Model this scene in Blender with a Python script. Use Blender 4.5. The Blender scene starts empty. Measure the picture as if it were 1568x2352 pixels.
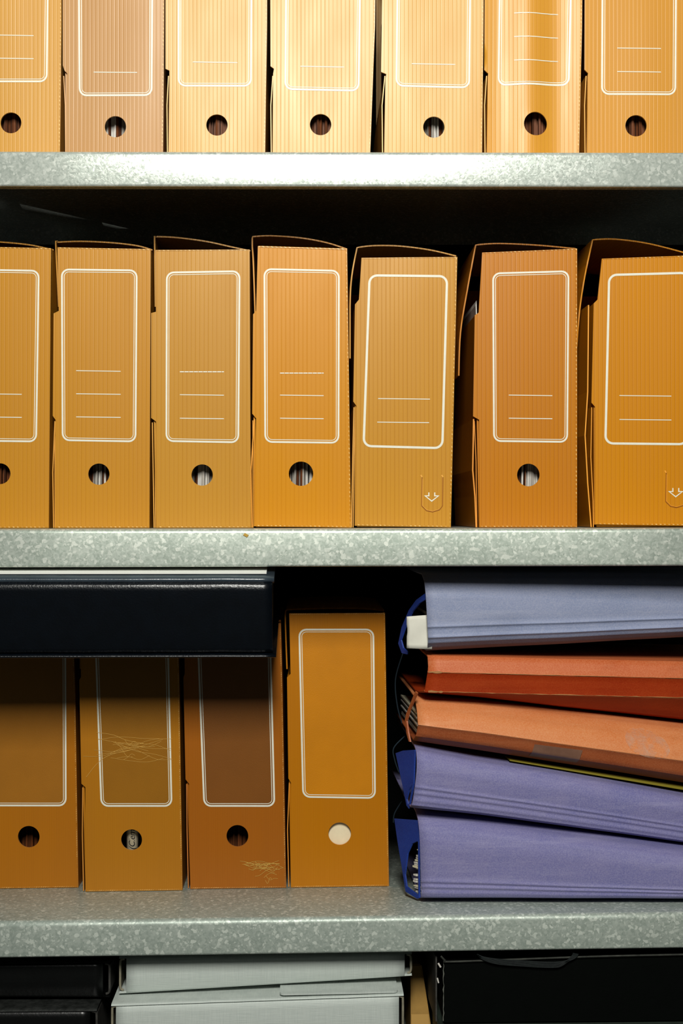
import bpy, bmesh, math, random
from mathutils import Vector, noise
from mathutils.geometry import delaunay_2d_cdt
random.seed(7)
sc = bpy.context.scene
C = sc.collection
D = 1.6                      # camera to the front edge of the shelves (metres)
F = 3200.0                   # focal length in pixels of the 1568-wide frame

PSI = math.atan(.022)        # the camera is turned a little towards the right
CX = -.035
CP, SP = math.cos(PSI), math.sin(PSI)

def W(px, py, Y):
    k = (px - 784) / F
    t = (D + Y) / (CP - k * SP)
    return Vector((CX + t * (SP + k * CP), Y, (1176 - py) / F * t))

def row_of(z, px, Y):
    k = (px - 784) / F
    return 1176 - z * F * (CP - k * SP) / (D + Y)

def lin(r, g, b):
    f = lambda c: ((c / 255 + 0.055) / 1.055) ** 2.4 if c > 10 else c / 255 / 12.92
    return (f(r), f(g), f(b), 1)

# ------------------------------------------------------------------ materials
def new_mat(name):
    m = bpy.data.materials.new(name); m.use_nodes = True
    nt = m.node_tree
    return m, nt, nt.nodes['Principled BSDF'], nt.nodes, nt.links

def mth(N, L, op, a, b=None, c=None):
    n = N.new('ShaderNodeMath'); n.operation = op
    for i, v in enumerate((a, b, c)):
        if v is None: continue
        if isinstance(v, (int, float)): n.inputs[i].default_value = v
        else: L.new(v, n.inputs[i])
    return n.outputs[0]

def mixc(N, L, f, a, b, blend='MIX'):
    n = N.new('ShaderNodeMix'); n.data_type = 'RGBA'; n.blend_type = blend
    for s, v in ((n.inputs[0], f), (n.inputs[6], a), (n.inputs[7], b)):
        if isinstance(v, (int, float, tuple)): s.default_value = v
        else: L.new(v, s)
    return n.outputs[2]

def tex_noise(N, L, vec, scale, detail=3, rough=.5, stretch=None):
    if stretch:
        mp = N.new('ShaderNodeMapping'); mp.inputs['Scale'].default_value = stretch
        L.new(vec, mp.inputs[0]); vec = mp.outputs[0]
    n = N.new('ShaderNodeTexNoise'); n.inputs['Scale'].default_value = scale
    n.inputs['Detail'].default_value = detail; n.inputs['Roughness'].default_value = rough
    L.new(vec, n.inputs['Vector']); return n.outputs[0]

def ramp(N, L, f, stops):
    n = N.new('ShaderNodeValToRGB'); e = n.color_ramp.elements
    while len(e) < len(stops): e.new(.5)
    for i, (p, c) in enumerate(stops):
        e[i].position = p; e[i].color = c if isinstance(c, tuple) else (c, c, c, 1)
    L.new(f, n.inputs[0]); return n.outputs[0]

def coords(N, kind='Object'):
    return N.new('ShaderNodeTexCoord').outputs[kind]

def bump(N, L, P, h, strength, dist):
    b = N.new('ShaderNodeBump'); b.inputs['Strength'].default_value = strength
    b.inputs['Distance'].default_value = dist
    L.new(h, b.inputs['Height']); L.new(b.outputs[0], P.inputs['Normal'])

def mat_pp(name, col, dark, pitch=.0052, line=.35, rough=.33, ribbump=.5, seed=0.0, milky=.25, spec=.32):
    """translucent fluted polypropylene"""
    m, nt, P, N, L = new_mat(name)
    co = coords(N)
    sx = N.new('ShaderNodeSeparateXYZ'); L.new(co, sx.inputs[0])
    wob = tex_noise(N, L, co, 18 + seed, 2, .5, (1, 1, .12))
    xx = mth(N, L, 'MULTIPLY_ADD', wob, pitch * .35, sx.outputs[0])
    ph = mth(N, L, 'MULTIPLY', xx, 2 * math.pi / pitch)
    s = mth(N, L, 'SINE', ph)
    s01 = mth(N, L, 'MULTIPLY_ADD', s, .5, .5)
    sharp = mth(N, L, 'POWER', s01, 9.0)
    var = tex_noise(N, L, co, 9 + seed, 3, .6, (1.6, 1, .35))
    var = ramp(N, L, var, [(.3, 0.0), (.72, 1.0)])
    base = mixc(N, L, var, col, tuple(a * .86 + b * .14 for a, b in zip(col, dark)))
    streak = tex_noise(N, L, co, 60, 2, .5, (6, 1, .05))
    streak = ramp(N, L, streak, [(.35, 0.0), (.75, 1.0)])
    lf = mth(N, L, 'MULTIPLY', sharp, mth(N, L, 'MULTIPLY_ADD', streak, line * .7, line * .55))
    base = mixc(N, L, lf, base, dark)
    L.new(base, P.inputs['Base Color'])
    rg = mth(N, L, 'MULTIPLY_ADD', var, .12, rough)
    L.new(rg, P.inputs['Roughness'])
    P.inputs['Specular IOR Level'].default_value = spec
    P.inputs['Coat Weight'].default_value = milky * .3
    P.inputs['Coat Roughness'].default_value = .5
    fine = tex_noise(N, L, co, 900, 2, .6)
    h = mth(N, L, 'MULTIPLY_ADD', fine, .12, mth(N, L, 'MULTIPLY', sharp, mth(N, L, 'MULTIPLY_ADD', streak, -.8, -.5)))
    bump(N, L, P, h, ribbump, .0006)
    return m

def mat_dash(name, col, light, pitch=.0052):
    m, nt, P, N, L = new_mat(name)
    co = coords(N)
    sx = N.new('ShaderNodeSeparateXYZ'); L.new(co, sx.inputs[0])
    sm = mth(N, L, 'ADD', sx.outputs[0], sx.outputs[2])
    s = mth(N, L, 'SINE', mth(N, L, 'MULTIPLY', sm, 2 * math.pi / pitch))
    f = ramp(N, L, mth(N, L, 'MULTIPLY_ADD', s, .5, .5), [(.55, 0.0), (.8, 1.0)])
    n = ramp(N, L, tex_noise(N, L, co, 90, 2), [(.38, .1), (.6, 1.0)])
    L.new(mixc(N, L, mth(N, L, 'MULTIPLY', f, n), col, light), P.inputs['Base Color'])
    P.inputs['Roughness'].default_value = .35
    return m

def mat_plain(name, col, rough=.5, spec=.5, var=0.0, scale=40, bmp=0.0, bscale=300, dist=.001, metallic=0, col2=None, stretch=None, det=4, sheen=0):
    m, nt, P, N, L = new_mat(name)
    P.inputs['Roughness'].default_value = rough; P.inputs['Metallic'].default_value = metallic
    P.inputs['Specular IOR Level'].default_value = spec
    P.inputs['Sheen Weight'].default_value = sheen
    co = coords(N)
    if var or col2:
        n = ramp(N, L, tex_noise(N, L, co, scale, det, .6, stretch), [(.33, 0.0), (.68, 1.0)])
        c2 = col2 or tuple(c * (1 - var) for c in col[:3]) + (1,)
        L.new(mixc(N, L, n, col, c2), P.inputs['Base Color'])
    else: P.inputs['Base Color'].default_value = col
    if bmp: bump(N, L, P, tex_noise(N, L, co, bscale, 3, .6, stretch), bmp, dist)
    return m

def mat_galv(name, tint, lo, hi, flake=.8, seed=0.0):
    m, nt, P, N, L = new_mat(name)
    co = coords(N)
    nn = N.new('ShaderNodeTexNoise'); nn.inputs['Scale'].default_value = 130; nn.inputs['Detail'].default_value = 3
    L.new(co, nn.inputs['Vector'])
    vadd = N.new('ShaderNodeVectorMath'); vadd.operation = 'MULTIPLY_ADD'
    L.new(nn.outputs['Color'], vadd.inputs[0]); vadd.inputs[1].default_value = (.006, .006, .006); L.new(co, vadd.inputs[2])
    off = N.new('ShaderNodeVectorMath'); off.operation = 'ADD'; L.new(vadd.outputs[0], off.inputs[0]); off.inputs[1].default_value = (seed, seed, seed)
    def vor(scale):
        v = N.new('ShaderNodeTexVoronoi'); v.inputs['Scale'].default_value = scale
        L.new(off.outputs[0], v.inputs['Vector'])
        s = N.new('ShaderNodeSeparateColor'); L.new(v.outputs['Color'], s.inputs[0]); return s.outputs
    a = vor(290); b = vor(500)
    f1 = mth(N, L, 'MULTIPLY_ADD', a[0], .55, mth(N, L, 'MULTIPLY', b[1], .45))
    big = tex_noise(N, L, co, 11, 4, .6)
    f2 = mth(N, L, 'MULTIPLY_ADD', mth(N, L, 'SUBTRACT', big, .5), .9, f1)
    basec = ramp(N, L, f2, [(.15, lo), (.85, tint)])
    fl = ramp(N, L, a[1], [(.88, 0.0), (.91, 1.0)])
    fl2 = ramp(N, L, b[2], [(.9, 0.0), (.93, .7)])
    fl = mth(N, L, 'MULTIPLY', mth(N, L, 'MAXIMUM', fl, fl2), flake)
    L.new(mixc(N, L, fl, basec, hi), P.inputs['Base Color'])
    P.inputs['Metallic'].default_value = {0: .22, 3: .35}.get(seed, .2)
    L.new(mth(N, L, 'MULTIPLY_ADD', b[0], .12, .17 if seed == 0 else .4), P.inputs['Roughness'])
    bump(N, L, P, f1, .12, .0006)
    return m

CREAM = lin(240, 205, 140)
M = {}
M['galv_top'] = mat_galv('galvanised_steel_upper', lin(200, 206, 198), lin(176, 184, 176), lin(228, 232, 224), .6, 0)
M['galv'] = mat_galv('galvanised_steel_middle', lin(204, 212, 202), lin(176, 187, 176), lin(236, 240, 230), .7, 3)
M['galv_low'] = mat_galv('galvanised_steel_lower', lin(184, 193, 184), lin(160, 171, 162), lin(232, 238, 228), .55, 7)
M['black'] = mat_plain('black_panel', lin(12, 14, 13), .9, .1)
M['print'] = mat_plain('white_print', lin(232, 229, 214), .45, .4, .06, 120)
M['inner_brown'] = mat_plain('brown_liner', lin(120, 66, 24), .55, .3, .5, 30, stretch=(14, 1, .1))
M['paper'] = mat_plain('white_paper', lin(222, 218, 210), .7, .2, .25, 60, stretch=(6, 1, .2))
M['paper_edge'] = mat_plain('grey_paper_edges', lin(214, 208, 198), .8, .2, 0, 40, col2=lin(70, 62, 56), stretch=(14, 1, .1))
M['paper_brown'] = mat_plain('brown_paper_edges', lin(120, 66, 26), .7, .2, 0, 40, col2=lin(40, 20, 8), stretch=(14, 1, .1))
M['cream'] = mat_plain('cream_card', lin(240, 226, 194), .6, .3, .08, 90)
M['scratch'] = mat_plain('pale_scratch', lin(205, 160, 80), .6, .3)
M['ink'] = mat_plain('dark_ink', lin(30, 28, 30), .6, .3)
M['cut'] = mat_plain('cut_line', lin(150, 88, 10), .5, .3)

# ------------------------------------------------------------------ geometry helpers
def link(name, bm, mats, parent=None, smooth=False, origin=None):
    me = bpy.data.meshes.new(name)
    if origin is not None:
        bmesh.ops.translate(bm, verts=bm.verts, vec=-Vector(origin))
    bm.normal_update(); bm.to_mesh(me); bm.free()
    for mm in (mats if isinstance(mats, (list, tuple)) else [mats]): me.materials.append(mm)
    if smooth:
        for p in me.polygons: p.use_smooth = True
    o = bpy.data.objects.new(name, me); C.objects.link(o)
    if parent: o.parent = parent
    elif origin is not None: o.location = origin
    return o

def thing(name, label, cat, loc, group=None):
    o = bpy.data.objects.new(name, None); C.objects.link(o); o.location = loc
    o.empty_display_size = .05
    return tag(o, label, cat, group)

def tag(o, label, cat, group=None):
    o['label'] = label; o['category'] = cat
    if group: o['group'] = group
    return o

def add_quads(bm, loops, close_u=False, close_v=False, mat=0):
    """grid surface through equal-length loops of points"""
    rows = [[bm.verts.new(p) for p in lp] for lp in loops]
    nu, nv = len(rows), len(rows[0])
    for i in range(nu if close_u else nu - 1):
        for j in range(nv if close_v else nv - 1):
            f = bm.faces.new((rows[i][j], rows[(i + 1) % nu][j], rows[(i + 1) % nu][(j + 1) % nv], rows[i][(j + 1) % nv]))
            f.material_index = mat
    return rows

def add_hexa(bm, p, mat=0):
    """p: 8 corners, 0-3 front loop, 4-7 back loop"""
    v = [bm.verts.new(q) for q in p]
    for f in ((0, 1, 2, 3), (7, 6, 5, 4), (0, 4, 5, 1), (1, 5, 6, 2), (2, 6, 7, 3), (3, 7, 4, 0)):
        bm.faces.new([v[i] for i in f]).material_index = mat

def add_box(bm, x0, x1, y0, y1, z0, z1, mat=0):
    add_hexa(bm, [(x0, y0, z0), (x1, y0, z0), (x1, y0, z1), (x0, y0, z1), (x0, y1, z0), (x1, y1, z0), (x1, y1, z1), (x0, y1, z1)], mat)

def add_tube(bm, pts, r, seg=6, mat=0):
    pts = [Vector(p) for p in pts]; rings = []
    for i, p in enumerate(pts):
        t = (pts[min(i + 1, len(pts) - 1)] - pts[max(i - 1, 0)]).normalized()
        a = t.cross(Vector((0, 1, 0)));
        if a.length < .1: a = t.cross(Vector((0, 0, 1)))
        a.normalize(); b = t.cross(a)
        rr = r[i] if isinstance(r, (list, tuple)) else r
        rings.append([p + (a * math.cos(k * 2 * math.pi / seg) + b * math.sin(k * 2 * math.pi / seg)) * rr for k in range(seg)])
    rows = add_quads(bm, rings, close_v=True, mat=mat)
    bm.faces.new(rows[0]).material_index = mat; bm.faces.new(rows[-1][::-1]).material_index = mat

def inside(p, poly):
    x, y = p; r = False; n = len(poly)
    for i in range(n):
        x1, y1 = poly[i]; x2, y2 = poly[(i + 1) % n]
        if (y1 > y) != (y2 > y) and x < (x2 - x1) * (y - y1) / (y2 - y1) + x1: r = not r
    return r

def cdt(outer, holes, step):
    """triangulate outline minus holes, in pixels, with inner grid points"""
    pts = [Vector(p) for p in outer]; loops = [list(range(len(outer)))]
    for h in holes:
        b = len(pts); pts += [Vector(p) for p in h]; loops.append(list(range(b, len(pts))))
    edges = [(lp[i], lp[(i + 1) % len(lp)]) for lp in loops for i in range(len(lp))]
    xs = [p[0] for p in outer]; ys = [p[1] for p in outer]
    x = min(xs) + step * .5
    while x < max(xs):
        y = min(ys) + step * .5
        while y < max(ys):
            if inside((x, y), outer) and not any(inside((x, y), h) for h in holes): pts.append(Vector((x, y)))
            y += step
        x += step
    vs, es, fs, _, _, _ = delaunay_2d_cdt(pts, edges, [], 0, 1e-4)
    out = []
    for f in fs:
        c = sum((vs[i] for i in f), Vector((0, 0))) / len(f)
        if inside(c, outer) and not any(inside(c, h) for h in holes): out.append(list(f))
    return vs, out

def add_plate(bm, outer, holes, to3, thick, step=12, mat=0, rim=0, push=Vector((0, 1, 0)), smooth=False):
    """solid plate: front surface to3(px,py), back pushed by thick"""
    vs, fs = cdt(outer, holes, step)
    fr = [bm.verts.new(to3(v.x, v.y)) for v in vs]
    bk = [bm.verts.new(Vector(a.co) + push * thick) for a in fr]
    cnt = {}
    for f in fs:
        a = f
        for q in (bm.faces.new([fr[i] for i in a]), bm.faces.new([bk[i] for i in reversed(a)])):
            q.material_index = mat; q.smooth = smooth
        for i in range(len(a)):
            e = (a[i], a[(i + 1) % len(a)]); k = tuple(sorted(e))
            cnt.setdefault(k, []).append(e)
    for k, l in cnt.items():
        if len(l) == 1:
            i, j = l[0]
            bm.faces.new((fr[j], fr[i], bk[i], bk[j])).material_index = rim
            for e_ in (bm.edges.get((fr[i], fr[j])), bm.edges.get((bk[i], bk[j]))):
                if e_: e_.smooth = False
    bmesh.ops.recalc_face_normals(bm, faces=bm.faces)

def circle(cx, cy, r, n=32):
    return [(cx + r * math.cos(2 * math.pi * i / n), cy + r * math.sin(2 * math.pi * i / n)) for i in range(n)]

def lerp(a, b, t): return a + (b - a) * t

def quad_map(q):
    """q: TL TR BR BL; u right, v down"""
    def f(u, v):
        tx = lerp(q[0][0], q[1][0], u); ty = lerp(q[0][1], q[1][1], u)
        bx = lerp(q[3][0], q[2][0], u); by = lerp(q[3][1], q[2][1], u)
        return (lerp(tx, bx, v), lerp(ty, by, v))
    return f

def rrect(q, inset, r, nside=14, narc=6):
    """rounded quad path with inset in pixels"""
    w = q[1][0] - q[0][0]; h = q[3][1] - q[0][1]; f = quad_map(q)
    x0, x1, y0, y1 = inset, w - inset, inset, h - inset; r = max(r - inset, 2)
    P = []
    def arc(cx, cy, a0):
        for k in range(narc + 1):
            a = a0 + k * math.pi / 2 / narc; P.append((cx + r * math.cos(a), cy + r * math.sin(a)))
    def side(a, b):
        for k in range(1, nside): P.append((lerp(a[0], b[0], k / nside), lerp(a[1], b[1], k / nside)))
    arc(x0 + r, y0 + r, math.pi); side((x0 + r, y0), (x1 - r, y0))
    arc(x1 - r, y0 + r, 1.5 * math.pi); side((x1, y0 + r), (x1, y1 - r))
    arc(x1 - r, y1 - r, 0); side((x1 - r, y1), (x0 + r, y1))
    arc(x0 + r, y1 - r, .5 * math.pi); side((x0, y1 - r), (x0, y0 + r))
    return [f(px / w, py / h) for px, py in P]

def add_ring(bm, a, b, to3, mat=0):
    add_quads(bm, [[to3(*p) for p in a], [to3(*p) for p in b]], close_v=True, mat=mat)

def add_stroke(bm, pts, w, to3, mat=0, closed=False, sub=1):
    P = []
    n = len(pts)
    for i in range(n if closed else n - 1):
        a, b = Vector(pts[i]), Vector(pts[(i + 1) % n])
        for k in range(sub): P.append(a.lerp(b, k / sub))
    if not closed: P.append(Vector(pts[-1]))
    L_, R_ = [], []; n = len(P)
    for i in range(n):
        a = P[(i - 1) % n] if closed or i else P[i]; b = P[(i + 1) % n] if closed or i < n - 1 else P[i]
        d0 = (P[i] - a).normalized() if (P[i] - a).length > 1e-6 else (b - P[i]).normalized()
        d1 = (b - P[i]).normalized() if (b - P[i]).length > 1e-6 else d0
        nrm = Vector((-(d0 + d1).y, (d0 + d1).x)).normalized()
        k = max(.45, nrm.dot(Vector((-d1.y, d1.x))))
        ww = w[i] if isinstance(w, (list, tuple)) else w
        L_.append(to3(*(P[i] + nrm * ww / 2 / k))); R_.append(to3(*(P[i] - nrm * ww / 2 / k)))
    add_quads(bm, [L_, R_], close_v=closed, mat=mat)

# ------------------------------------------------------------------ shelving unit
unit = thing('shelving_unit', 'galvanised steel shelving unit with speckled shelves holding all the files', 'shelving', (0, 0, -.70))
UO = Vector((0, 0, -.70))
Z1, Z2, Z3, Z4 = .4143, -.0193, -.4655, -.650
ROLL1, ROLL2, ROLL3 = .004, .0013, .0075
def z3(x): return Z3 + ROLL3 * x
def shelf(z, lip, mat, roll=0.0):
    r1, r2 = (.0048 if z > -.3 else .0068), .003
    pr = [(.43, z - .025), (.43, z)]
    pr += [(r1 - r1 * math.sin(a), z - r1 + r1 * math.cos(a)) for a in [k * math.pi / 12 for k in range(7)]]
    pr += [(r2 - r2 * math.cos(a), z - lip + r2 - r2 * math.sin(a)) for a in [k * math.pi / 12 for k in range(7)]]
    pr += [(.014, z - lip), (.014, z - lip + .0015)]
    pr += [(r2 + .0005, z - lip + .0015), (.0016, z - lip + .004), (.0016, z - .008), (.0065, z - .0016), (.4285, z - .0016), (.4285, z - .025)]
    bm = bmesh.new()
    xs = [-.62, -.3, 0, .3, .62]
    rows = add_quads(bm, [[(x, y, zz + roll * x) for y, zz in pr] for x in xs], close_v=True)
    bm.faces.new(rows[0]); bm.faces.new(rows[-1][::-1])
    bmesh.ops.recalc_face_normals(bm, faces=bm.faces)
    o = link('shelf', bm, mat, unit, True, UO)
    return o
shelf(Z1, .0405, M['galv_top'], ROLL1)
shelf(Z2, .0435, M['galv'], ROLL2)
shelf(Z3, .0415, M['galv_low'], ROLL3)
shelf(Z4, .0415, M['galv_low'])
for s in (-1, 1):
    for y in (-.004, .40):
        bm = bmesh.new()
        a, b = sorted((s * .622, s * .662))
        add_box(bm, a, b, y, y + .003, -.70, .85)
        xo = s * .662
        add_box(bm, min(xo, xo - s * .003), max(xo, xo - s * .003), y + .003, y + .035, -.70, .85)
        link('upright', bm, M['galv'], unit, False, UO)
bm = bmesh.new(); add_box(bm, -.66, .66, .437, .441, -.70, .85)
link('shade_back_panel', bm, M['black'], unit, False, UO)  # added black sheet, so the gaps behind the files read as deep shade

# ------------------------------------------------------------------ box files
def warp(seed, amp):
    def f(px, py):
        v = noise.noise(Vector((px / 150.0 + seed * 3.7, py / 420.0, seed)))
        return amp * v
    return f

def box_file(label, Y, left, right, top, bottom, color, dark, frame=None, frame_style='double', lines=(), lx=None,
             hole=None, lid=None, flap=None, second=None, tab=None, pitch=.0052, line=.35, rough=.33, amp=.0008,
             seed=0, label_col=None, group='amber box files standing on the shelves', ribbump=.5, milky=.25, depth=.26,
             bulge=None, dash=(1, 1, 1), scratches=None, side=True, dashed=(), foot=None, keep=True):
    """left / right: lists of (px,py) down the two sides of the front panel"""
    left, right = list(left), list(right)
    for sd in (left, right):
        px_, py_ = sd[-1]; up_ = (py_ - bottom) if keep else 0
        sd[-1] = (px_, row_of(foot(W(px_, 0, Y).x) + .0005, px_, Y) + up_)
    if second:
        second = [(pts[:-1] + [(pts[-1][0], row_of(foot(W(pts[-1][0], 0, Y).x) + .0006, pts[-1][0], Y))], a_, b_) for pts, a_, b_ in second]
    base = W((left[-1][0] + right[-1][0]) / 2, bottom, Y)
    base.z = max(foot(W(left[-1][0], 0, Y).x), foot(W(right[-1][0], 0, Y).x)) + .0005
    t = thing('box_file', label, 'box file', base, group)
    wf = warp(seed, amp)
    def to3(px, py, off=0.0):
        e = wf(px, py)
        if bulge: e += bulge(px, py)
        p = W(px, py, Y); p.y += e - off; return p
    pm = mat_pp('amber_plastic_%02d' % seed, color, dark, pitch, line, rough, ribbump, seed * .31, milky, .34 if seed < 10 else .32)
    em = mat_plain('amber_lit_edge_%02d' % seed, tuple(min(1, c * 1.35 + .04) for c in color[:3]) + (1,), .4)  # paler than the panel: lit, translucent rims painted into the colour
    dm = mat_dash('crease_%02d' % seed, tuple(c * .9 for c in color[:3]) + (1,), CREAM, pitch)
    outer = list(left) + list(reversed(right))
    outer = [Vector(p) for p in outer]
    # resample long sides
    res = []
    for i, a in enumerate(outer):
        b = outer[(i + 1) % len(outer)]; n = max(1, int((b - a).length / 30))
        for k in range(n): res.append(tuple(a.lerp(b, k / n)))
    holes = [circle(*hole)] if hole else []
    bm = bmesh.new()
    TH = .0028
    add_plate(bm, res, holes, to3, TH, 14, 0, 1, smooth=bulge is not None)
    # crease strips
    def crease(pts, r=.0007):
        add_tube(bm, [to3(px, py, -.0003) for px, py in pts], r, 6, 2)
    def dens(a, b, n=12): return [(lerp(a[0], b[0], k / n), lerp(a[1], b[1], k / n)) for k in range(n + 1)]
    tl, tr, bl, br = left[0], right[0], left[-1], right[-1]
    if dash[0]: crease(dens((tl[0] + 2, tl[1] + 1.5), (tr[0] - 2, tr[1] + 1.5)), .0008 * dash[0])
    if dash[1]:
        for a, b in zip(right[:-1], right[1:]): crease(dens((a[0] - 2, a[1]), (b[0] - 2, b[1])), .0007 * dash[1])
    if dash[2]: crease(dens((bl[0] + 2, bl[1] - 2), (br[0] - 2, br[1] - 2)), .0007 * dash[2])
    fp = link('front_panel', bm, [pm, em, dm], t, False, base)
    # body: left, right, bottom, back walls
    zb = base.z
    bm = bmesh.new()
    y0 = Y + TH + abs(amp) * .6 + .0006; y1 = Y + depth
    def wall(pts, dx0, dx1, z_lo=None):
        """wall following the panel's side, pts (px,py) top to bottom"""
        for a, b in zip(pts[:-1], pts[1:]):
            pa, pb = W(a[0], a[1], Y), W(b[0], b[1], Y)
            p = []
            for yy in (y0, y1):
                p += [(pb.x + dx0, yy, pb.z), (pb.x + dx1, yy, pb.z), (pa.x + dx1, yy, pa.z), (pa.x + dx0, yy, pa.z)]
            add_hexa(bm, p, 0)
    lw = [p for p in left]
    # left wall starts under the lid flap
    lstart = 0 if len(left) < 4 else 2
    lw = left[lstart:]
    if len(left) >= 4:
        wall([lw[0], (lw[-1][0] - 1, lw[-1][1])], .0002, .0024)
    else: wall([left[0], left[-1]], .0002, .0024)
    wall(right, -.0026, -.0002)
    pl, pr_ = W(bl[0], bottom, Y), W(br[0], bottom, Y)
    add_box(bm, pl.x + .0026, pr_.x - .0028, y0, y1, zb + .0004, zb + .0024, 0)
    add_box(bm, pl.x + .0026, pr_.x - .0028, y1 - .0026, y1 - .0004, zb + .0026, W(0, max(tl[1], tr[1]) + 6, Y).z, 0)
    body = link('body', bm, [pm], t, False, base)
    # outer side flap layer, front edge visible below the step
    if second:
        bm = bmesh.new()
        for k, (pts, yoff, th) in enumerate(second):
            P = [W(a, b, Y) for a, b in pts]
            rows = []
            for yy in (Y + yoff, y1 - .02):
                rows.append([Vector((p.x - th / 2, yy, p.z)) for p in P] + [Vector((p.x + th / 2, yy, p.z)) for p in reversed(P)])
            r = add_quads(bm, rows, close_v=True, mat=0)
            n = len(P)
            for q in range(n - 1):
                bm.faces.new((r[0][q], r[0][q + 1], r[0][2 * n - 2 - q], r[0][2 * n - 1 - q])).material_index = 1
        bmesh.ops.recalc_face_normals(bm, faces=bm.faces)
        link('side_flap', bm, [pm, em], t, False, base)
    # lid
    if lid:
        bm = bmesh.new()
        pts = []; seg = [lid[0]]
        for k in range(1, len(lid)):
            seg.append(lid[k])
            if k < len(lid) - 1:
                d0 = Vector(lid[k]) - Vector(lid[k - 1]); d1 = Vector(lid[k + 1]) - Vector(lid[k])
                if d0.angle(d1) > .75: pts += smooth_path(seg, 5)[:-1]; seg = [lid[k]]
        pts += smooth_path(seg, 5)
        lx0, lx1, ly0 = min(p[0] for p in lid), max(p[0] for p in lid), min(p[1] for p in lid)
        pts = [(min(max(p[0], lx0), lx1), max(p[1], ly0 - 3)) for p in pts]
        P = [W(a, b, Y + .004) for a, b in pts]
        th = .0017; lid_y = Y + .02
        up = []
        for i, p in enumerate(P):
            a = P[max(i - 1, 0)]; b = P[min(i + 1, len(P) - 1)]
            d = (b - a).normalized(); up.append(Vector((-d.z, 0, d.x)))
        rows = []
        for yy in (lid_y, Y + depth * .5, Y + depth - .004):
            rows.append([Vector((p.x, yy, p.z)) for p in P] + [Vector((p.x + n.x * th, yy, p.z + n.z * th)) for p, n in zip(reversed(P), reversed(up))])
        r = add_quads(bm, rows, close_v=True)
        n = len(P)
        for rr in (r[0], r[-1]):
            for q in range(n - 1):
                bm.faces.new((rr[q], rr[q + 1], rr[2 * n - 2 - q], rr[2 * n - 1 - q])).material_index = 1
        bmesh.ops.recalc_face_normals(bm, faces=bm.faces)
        link('lid', bm, [pm, pm], t, False, base)
    # print
    if frame:
        bm = bmesh.new()
        tt = lambda px, py: to3(px, py, .0003)
        if frame_style == 'double':
            add_ring(bm, rrect(frame, 0, 18), rrect(frame, 4.2, 18), tt)
            add_ring(bm, rrect(frame, 6.6, 18), rrect(frame, 8.2, 18), tt)
        else:
            add_ring(bm, rrect(frame, 0, 20), rrect(frame, 5.2, 20), tt)
        for k, ly in enumerate(lines):
            x0, x1 = lx[0], lx[1]
            if len(lx) > 2: x0 += lx[2] * k; x1 += lx[2] * k
            if k in dashed:
                x = x0
                while x < x1:
                    w_ = 9.5
                    add_stroke(bm, [(x, ly), (min(x + w_, x1), ly)], 2.4, tt); x += w_ + 1.2
            else: add_stroke(bm, [(x0, ly - .5), (x1, ly + .8)], 1.9, tt, sub=6)
        if tab:
            cx, cy = tab
            add_stroke(bm, [(cx - 6.5, cy - 9), (cx - 6.5, cy - 1), (cx - 15, cy - 1), (cx, cy + 11), (cx + 15.5, cy - 1), (cx + 7, cy - 1), (cx + 7, cy - 9)], 2.6, tt)
        bmesh.ops.recalc_face_normals(bm, faces=bm.faces)
        link('printed_frame', bm, M['print'], t, False, base)
        if label_col:
            bm = bmesh.new()
            rr = rrect(frame, 3.0, 18)
            vs, fs = cdt(rr, [], 14)
            vv = [bm.verts.new(to3(v.x, v.y, .00015)) for v in vs]
            for f in fs: bm.faces.new([vv[i] for i in f])
            bmesh.ops.recalc_face_normals(bm, faces=bm.faces)
            lm = mat_plain('label_film_%02d' % seed, label_col, .42, .5, .12, 12, .35, 900, .0004)
            link('label_panel', bm, lm, t, False, base)
    if tab:
        bm = bmesh.new()
        cx, cy = tab; tt = lambda px, py: to3(px, py, .00035)
        add_stroke(bm, [(cx - 22, cy - 44), (cx - 23, cy + 22), (cx - 12, cy + 33), (cx + 2, cy + 36), (cx + 18, cy + 31), (cx + 25, cy + 22), (cx + 26, cy - 44)], 1.6, tt, 0, sub=3)
        add_stroke(bm, [(cx - 20.5, cy - 40), (cx - 21, cy + 21), (cx - 11, cy + 31), (cx + 2, cy + 34), (cx + 17, cy + 29.5)], .9, tt, 1, sub=3)
        for dx in (-22, 26): add_stroke(bm, [(cx + dx - 3, cy - 49), (cx + dx, cy - 44)], 3, tt, 2)
        bmesh.ops.recalc_face_normals(bm, faces=bm.faces)
        link('cut_tab', bm, [M['cut'], em, em], t, False, base)
    if scratches:
        bm = bmesh.new()
        for s in scratches:
            add_stroke(bm, smooth_path(s[1:], 5), s[0], lambda px, py: to3(px, py, .0005))
        bmesh.ops.recalc_face_normals(bm, faces=bm.faces)
        link('scratch_mark', bm, M['scratch'], t, False, base)
    return t

def smooth_path(pts, n):
    if len(pts) < 3: return [tuple(p) for p in pts]
    P = [Vector(p) for p in pts]; out = []
    for i in range(len(P) - 1):
        p0 = P[max(i - 1, 0)]; p1 = P[i]; p2 = P[i + 1]; p3 = P[min(i + 2, len(P) - 1)]
        for k in range(n):
            t = k / n
            q = .5 * ((2 * p1) + (p2 - p0) * t + (2 * p0 - 5 * p1 + 4 * p2 - p3) * t * t + (3 * p1 - p0 - 3 * p2 + p3) * t ** 3)
            out.append(tuple(q))
    out.append(tuple(P[-1])); return out

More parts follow.
